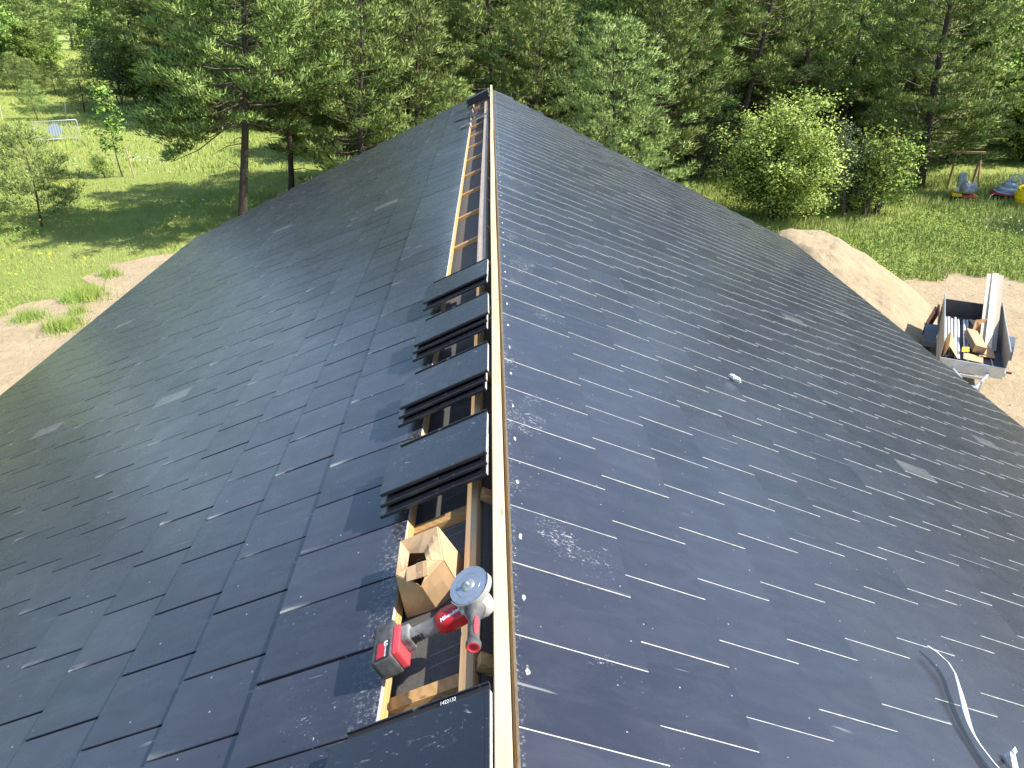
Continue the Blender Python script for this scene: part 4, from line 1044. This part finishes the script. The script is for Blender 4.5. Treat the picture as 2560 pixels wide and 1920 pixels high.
for sx in (-1, 1):
    mb = MB(); x = sx * (TW / 2 + .012); hs = .45
    for dx, mi in ((-.008, 0),):
        vs = [(x - .009, .18, TZ - .02), (x - .009, TL + .02, TZ - .02), (x - .009, TL + .02, TZ + .47), (x - .009, .02, TZ + hs), (x - .009, .0, TZ + .11),
              (x + .009, .18, TZ - .02), (x + .009, TL + .02, TZ - .02), (x + .009, TL + .02, TZ + .47), (x + .009, .02, TZ + hs), (x + .009, .0, TZ + .11)]
        mb.add(vs, [(0, 4, 3, 2, 1), (5, 6, 7, 8, 9)] + [(i, (i + 1) % 5, 5 + (i + 1) % 5, 5 + i) for i in range(5)])
    sp = mb.build('side_board', M_plyf if sx < 0 else M_plyg, tr_)
    mb = MB(); mb.tube([(x, .02, TZ + hs + .012), (x, TL + .02, TZ + .482)], .014, 6); o = mb.build('top_rail', M_galv, sp); 
    tb('lower_rail', (sx * (TW / 2 + .02), TL / 2, TZ - .05), (.05, TL, .08), M_galv, .006)
    # wheel and mudguard
    Mw = Matrix.Translation((sx * (TW / 2 + .19), TL * .66, .29)) @ Matrix.Rotation(math.pi / 2, 4, 'Y')
    mb = MB(); mb.lathe([(.17, -.075), (.25, -.085), (.285, -.07), (.29, -.03), (.29, .03), (.285, .07), (.25, .085), (.17, .075)], 32, Mw); wh = mb.build('wheel', mat('tyre_rubber', (.02, .02, .021), .85), tr_)
    mb = MB(); mb.lathe([(.001, .03), (.06, .04), (.12, .02), (.165, .06), (.175, .076)], 24, Mw); mb.lathe([(.001, -.03), (.06, -.04), (.12, -.02), (.165, -.06), (.175, -.076)], 24, Mw); mb.build('rim', M_galv, wh)
    mb = MB(); secs = []
    for i in range(13):
        a = rad(-5 + 190 * i / 12); yy = TL * .66 + .37 * math.cos(a); zz = .29 + .37 * math.sin(a)
        if 0: pass
        x0, x1 = sx * (TW / 2 + .05), sx * (TW / 2 + .31)
        secs.append([(x0, yy, zz), (x1, yy, zz), (x1, yy - .008 * math.cos(a), zz - .008 * math.sin(a)), (x0, yy - .008 * math.cos(a), zz - .008 * math.sin(a))])
    mb.loft(secs, smooth=False); mb.build('mudguard', mat('blue_grey_plastic', (.10, .13, .16), .45), tr_)
# plywood leaning outside the rear of the left side
tb('axle', (0, TL * .66, .29), (TW + .25, .05, .05), M_galv)
for sx in (-1, 1):
    mb = MB(); mb.tube([(sx * .36, .25, TZ - .09), (sx * .33, 0, TZ - .09), (sx * .02, -1.05, TZ - .06)], .035, 6); mb.build('drawbar', M_galv, tr_)
tb('cross_bar', (0, -.28, TZ - .09), (.56, .05, .05), M_galv)
mb = MB(); mb.box((0, -1.12, TZ - .02), (.09, .30, .08), bev=.01); mb.tube([(0, -1.24, TZ - .02), (0, -1.42, TZ - .03)], .03, 8); mb.lathe([(.001, .05), (.035, .045), (.05, 0), (.045, -.05), (.001, -.05)], 16, Matrix.Translation((0, -1.44, TZ - .04))); mb.tube([(0, -1.2, TZ + .03), (.0, -1.32, TZ + .10), (0, -1.4, TZ + .1)], .012, 6)
mb.build('coupling', M_galv, tr_)
mb = MB(); mb.tube([(.14, -.92, TZ + .12), (.14, -.92, .12)], .022, 8); mb.lathe([(.001, -.02), (.08, -.02), (.08, .02), (.001, .02)], 16, Matrix.Translation((.14, -.92, .09)) @ Matrix.Rotation(math.pi / 2, 4, 'Y')); mb.build('jockey_wheel', M_galv, tr_)
for sx in (-1, 1):
    tb('marker_light', (sx * (TW / 2 + .09), .0, TZ + .02), (.10, .03, .04), mat('white_lamp', (.8, .8, .8), .3) if sx < 0 else M_redw, .005)
mb = MB(); mb.tube([(.40, .05, TZ + .03), (.26, TL - .05, TZ + .03)], .018, 6); mb.build('rail', M_galv, tr_)
MT = Matrix.Translation(TO) @ Matrix.Rotation(yawT, 4, 'Z')
def onT(x, y, z): return MT @ Vector((x, y, TZ + z))
# red-brown boards leaning outside the left side at the rear
mb = MB()
for i in range(2): mb.box((0, 0, 0), (.03, .62 - .12 * i, .60 - .1 * i), MT @ Matrix.Translation((-TW / 2 - .16 - .05 * i, TL - .42, TZ - .02)) @ Matrix.Rotation(rad(14), 4, 'Y'))
o = mb.build('board_offcuts', M_redw); tag(o, 'dark red framed boards leaning outside the rear left side of the trailer', 'boards')
# pipes
M_pipe = mat('grey_white_pipe', (.60, .62, .66), .35)
for i in range(7):
    mb = MB(); x = -.47 + .058 * i + (.05 if i > 4 else 0); l0 = .12 + .05 * (i % 3); a_ = onT(x, l0, .055 + .02 * (i % 2)); b_ = onT(x - .02 + .01 * i, TL - .35 - .04 * (i % 3), .055 + .02 * (i % 2))
    d_ = (b_ - a_).normalized(); mb.tube([a_, b_], .026, 10, caps=False); mb.tube([a_ - d_ * .001, b_ + d_ * .001], .021, 10, caps=True, mi=1)
    o = mb.build('pipe', [M_pipe, mat('pipe_bore', (.05, .05, .05), .8)]); tag(o, 'long pale plastic pipe lying along the left side of the trailer bed', 'pipe', 'pipes bundled in the trailer bed')
def planks():
    names = ['leftmost cream board of the three standing up in the trailer', 'middle and widest cream board standing up in the trailer', 'brownish right board of the three standing up in the trailer']
    cols = [(.62, .54, .38), (.80, .72, .54), (.40, .34, .26)]
    # long boards reach from the bed up over the rear right
    base = [(.20, .95), (.32, .93), (.42, .97)]
    for i, (w_, dx) in enumerate(((.10, 0), (.13, .125), (.10, .25))):
        a_ = onT(.21 + dx * .88, 1.02 + .12 * (i == 0), .045); b_ = onT(.25 + dx * 1.0, TL + .75, .90)
        d_ = (b_ - a_).normalized(); sd = (MT.to_3x3() @ Vector((1, 0, 0))); sd = (sd - d_ * sd.dot(d_)).normalized(); nn = sd.cross(d_)
        mb = MB(); L_ = (b_ - a_).length; mb.box((0, L_ / 2, .02 * (i == 1)), (w_, L_, .03 if i != 1 else .05), frame(a_, sd, d_, nn), bev=.003)
        tag(mb.build('board', noisy('board_%s' % ['cream', 'bright', 'brown'][i], cols[i], tuple(v * .8 for v in cols[i]), 3, .7, .1, 30, mp=(12, 1, 12))), names[i], 'board')
planks()
# cardboard
def card_obj(name, label, quads, matl=M_card, cat='cardboard'):
    mb = MB()
    for q in quads:
        v = [onT(*p) for p in q]; n = (v[1] - v[0]).cross(v[2] - v[0]).normalized() * .006
        mb.add(v + [p - n for p in v], [(0, 1, 2, 3), (7, 6, 5, 4), (0, 4, 5, 1), (1, 5, 6, 2), (2, 6, 7, 3), (3, 7, 4, 0)])
    return tag(mb.build(name, matl), label, cat)
card_obj('folded_carton', 'folded tan cardboard propped against the front left corner of the trailer', [[(-.53, .05, .12), (-.52, 1.0, .10), (-.44, .90, .40), (-.47, .12, .34)], [(-.44, .90, .40), (-.47, .12, .34), (-.26, .06, .10), (-.30, .88, .10)]])
mb = MB(); Mx = MT @ Matrix.Translation((.05, 1.02, TZ + .20)) @ Matrix.Rotation(rad(9), 4, 'Z') @ Matrix.Rotation(rad(10), 4, 'Y')
mb.box((0, 0, 0), (.22, .98, .16), Mx, bev=.006); o = mb.build('long_carton', M_card); tag(o, 'long closed tan carton lying lengthways on top of the trailer load', 'cardboard box')
mb = MB(); mb.box((-.112, .0, -.01), (.004, .9, .13), Mx); o = mb.build('printed_side', mat('dark_print', (.05, .05, .055), .6), o)
for i, (nm, lb, q, mm) in enumerate([
    ('carton_flap', 'dark tan torn carton sheet standing behind the long carton', [[(.10, 1.75, .06), (.42, 1.70, .06), (.36, 2.05, .42), (.06, 1.95, .36)], [(.10, 1.75, .06), (.06, 1.95, .36), (.0, 1.5, .25), (.06, 1.45, .06)]], noisy('dark_tan_card', (.42, .24, .11), (.36, .20, .09), 4, .85)),
    ('flat_carton', 'flat torn cardboard sheet right of the long carton', [[(.14, .45, .10), (.44, .55, .07), (.40, 1.50, .09), (.17, 1.6, .18)]], M_card),
    ('flat_carton', 'small flat cardboard sheet at the front of the trailer bed', [[(-.16, .12, .11), (.20, .16, .07), (.22, .48, .08), (-.14, .46, .12)]], M_card),
    ('brown_sheet', 'long purplish brown sheet on the trailer floor, its ends showing beyond the cardboard', [[(-.12, .06, .030), (.38, .06, .030), (.16, 2.5, .034), (-.08, 2.5, .034)]], mat('purplish_brown', (.16, .10, .10), .7)),
    ('yellow_packet', 'small yellow packet beside the long carton in the trailer', [[(-.20, .42, .14), (-.06, .44, .16), (-.05, .62, .20), (-.19, .60, .18)]], mat('yellow_pack', (.75, .5, .05), .6))]):
    card_obj(nm, lb, q, mm, 'cardboard' if i < 3 else ('sheet' if i == 3 else 'packet'))
mb = MB(); g = random.Random(8)
for i in range(5):
    c0 = Vector((.16 + g.uniform(-.05, .05), .50 + g.uniform(-.04, .04), .14)); pts_ = [onT(*(c0 + Vector((.05 * math.cos(t + i), .06 * math.sin(t * 1.3), .02 * math.sin(2 * t))))) for t in np.linspace(0, 6, 12)]
    mb.tube(pts_, .006, 5)
tag(mb.build('cable_tangle', mat('black_cable', (.02, .02, .02), .5)), 'small tangle of black cable lying on the cardboard in the trailer', 'cable')

# ================================================================ things in the shade at the right border
M_post = noisy('frame_wood', (.42, .29, .15), (.34, .22, .11), 5, .8, .3)
q = at(2395, 470); fr = empty('wooden_frame', (q.x, q.y, 0), (0, 0, -.1)); tag(fr, 'rough wooden post frame under the broad pine at the right border', 'wooden frame')
for x in (-.45, .55):
    mb = MB(); mb.tube([(x, 0, 0), (x + .06, .05, 1.5)], .055, 8); mb.build('post', M_post, fr)
mb = MB(); mb.tube([(.60, -.5, 0), (.62, .05, 1.35)], .045, 8); mb.build('brace', M_post, fr)
mb = MB(); mb.box((.08, .05, 1.5), (1.4, .1, .1), bev=.01); mb.build('crossbar', M_post, fr)
q = at(2403, 500); bd = empty('covered_bundle', (q.x, q.y, 0), (0, 0, -.35)); tag(bd, 'grey sheeted bundle on a yellow and red base in front of the wooden frame', 'bundle')
def lump(c, r, seed, m, name, parent, sub=3):
    g = random.Random(seed); bm = bmesh.new(); bmesh.ops.create_icosphere(bm, subdivisions=sub, radius=1)
    for v in bm.verts:
        d = v.co; kf = 1 + .16 * math.sin(d.x * 5 + seed) + .12 * math.sin(d.y * 7 + d.z * 6 + seed) + g.uniform(-.05, .05)
        v.co = Vector((d.x * r[0] * kf + c[0], d.y * r[1] * kf + c[1], max(d.z, -.5) * r[2] * kf + c[2]))
    mb = MB(); bm.verts.index_update(); mb.add([v.co for v in bm.verts], [[v.index for v in f.verts] for f in bm.faces]); bm.free(); return mb.build(name, m, parent)
M_gsheet = mat('grey_sheeting', (.30, .33, .37), .4)
lump((.12, 0, .48), (.32, .3, .26), 3, M_gsheet, 'sheeting', bd); lump((-.14, .15, .72), (.14, .14, .36), 5, M_gsheet, 'sheeting', bd)
lump((-.28, -.1, .40), (.10, .1, .09), 6, mat('pale_rag', (.55, .52, .42), .8), 'rag', bd)
mb = MB(); mb.box((.22, -.1, .20), (.55, .5, .10), bev=.02); mb.build('base', mat('red_base', (.55, .08, .04), .5), bd)
mb = MB(); mb.box((-.26, -.12, .24), (.35, .42, .12), bev=.02); mb.build('base', mat('yellow_base', (.75, .5, .02), .5), bd)
mb = MB(); mb.box((.0, -.05, .08), (.8, .4, .14), bev=.02); mb.build('underframe', mat('dark_frame', (.02, .02, .02), .7), bd)
q = at(2508, 503); rl = empty('hose_tub', (q.x, q.y, 0)); tag(rl, 'dark tub with red rim heaped with grey-blue hose at the right border', 'hose tub')
mb = MB(); mb.lathe([(.001, .0), (.40, .0), (.50, .32)], 28); mb.build('tub', mat('black_tub', (.015, .015, .017), .5), rl)
mb = MB(); mb.lathe([(.49, .31), (.56, .31), (.57, .37), (.49, .37)], 28); mb.build('rim', mat('red_rim', (.45, .02, .04), .5), rl)
M_hose = mat('blue_grey_hose', (.38, .47, .56), .35)
mb = MB(); g = random.Random(3)
for i in range(14):
    R1 = .44 - .018 * i; z0 = .40 + .028 * i; mb.tube([(R1 * math.cos(t) + .01 * i, R1 * math.sin(t), z0 + .02 * math.sin(t + i)) for t in np.linspace(0, 6.28, 20)], .02, 5, caps=False)
mb.build('hose', M_hose, rl)
mb = MB()
for i in range(7):
    R1 = .30 + .03 * g.random(); cx = .30 + .06 * g.random(); ti = g.uniform(.5, 1.2)
    mb.tube([(cx + R1 * math.cos(t), R1 * .6 * math.sin(t), .62 + R1 * math.sin(t) * math.sin(ti) + .03 * i) for t in np.linspace(0, 6.28, 20)], .012, 5, caps=False)
mb.tube([(-.5, -.1, .36), (-.72, -.2, .26), (-.85, -.3, .05), (-.8, -.35, 0)], .014, 5); mb.tube([(.5, 0, .35), (.9, -.1, .33), (1.3, -.2, .3)], .014, 5)
mb.build('loose_hose', mat('pale_hose', (.55, .58, .55), .4), rl)
q = at(2566, 520); mb = MB()
for i in range(16):
    R1 = .52 - .05 * g.random(); z0 = .06 + .05 * i; ti = .35 + .1 * g.random()
    mb.tube([(R1 * math.cos(t), R1 * math.sin(t) * .8, z0 + .32 * math.cos(t) * ti + .02 * math.sin(3 * t)) for t in np.linspace(0, 6.28, 24)], .04, 6, caps=False)
o = mb.build('hose_coil', mat('yellow_hose', (.85, .62, .01), .4)); o.location = (q.x, q.y, .05); tag(o, 'coil of thick bright yellow hose cut by the right border', 'hose coil')
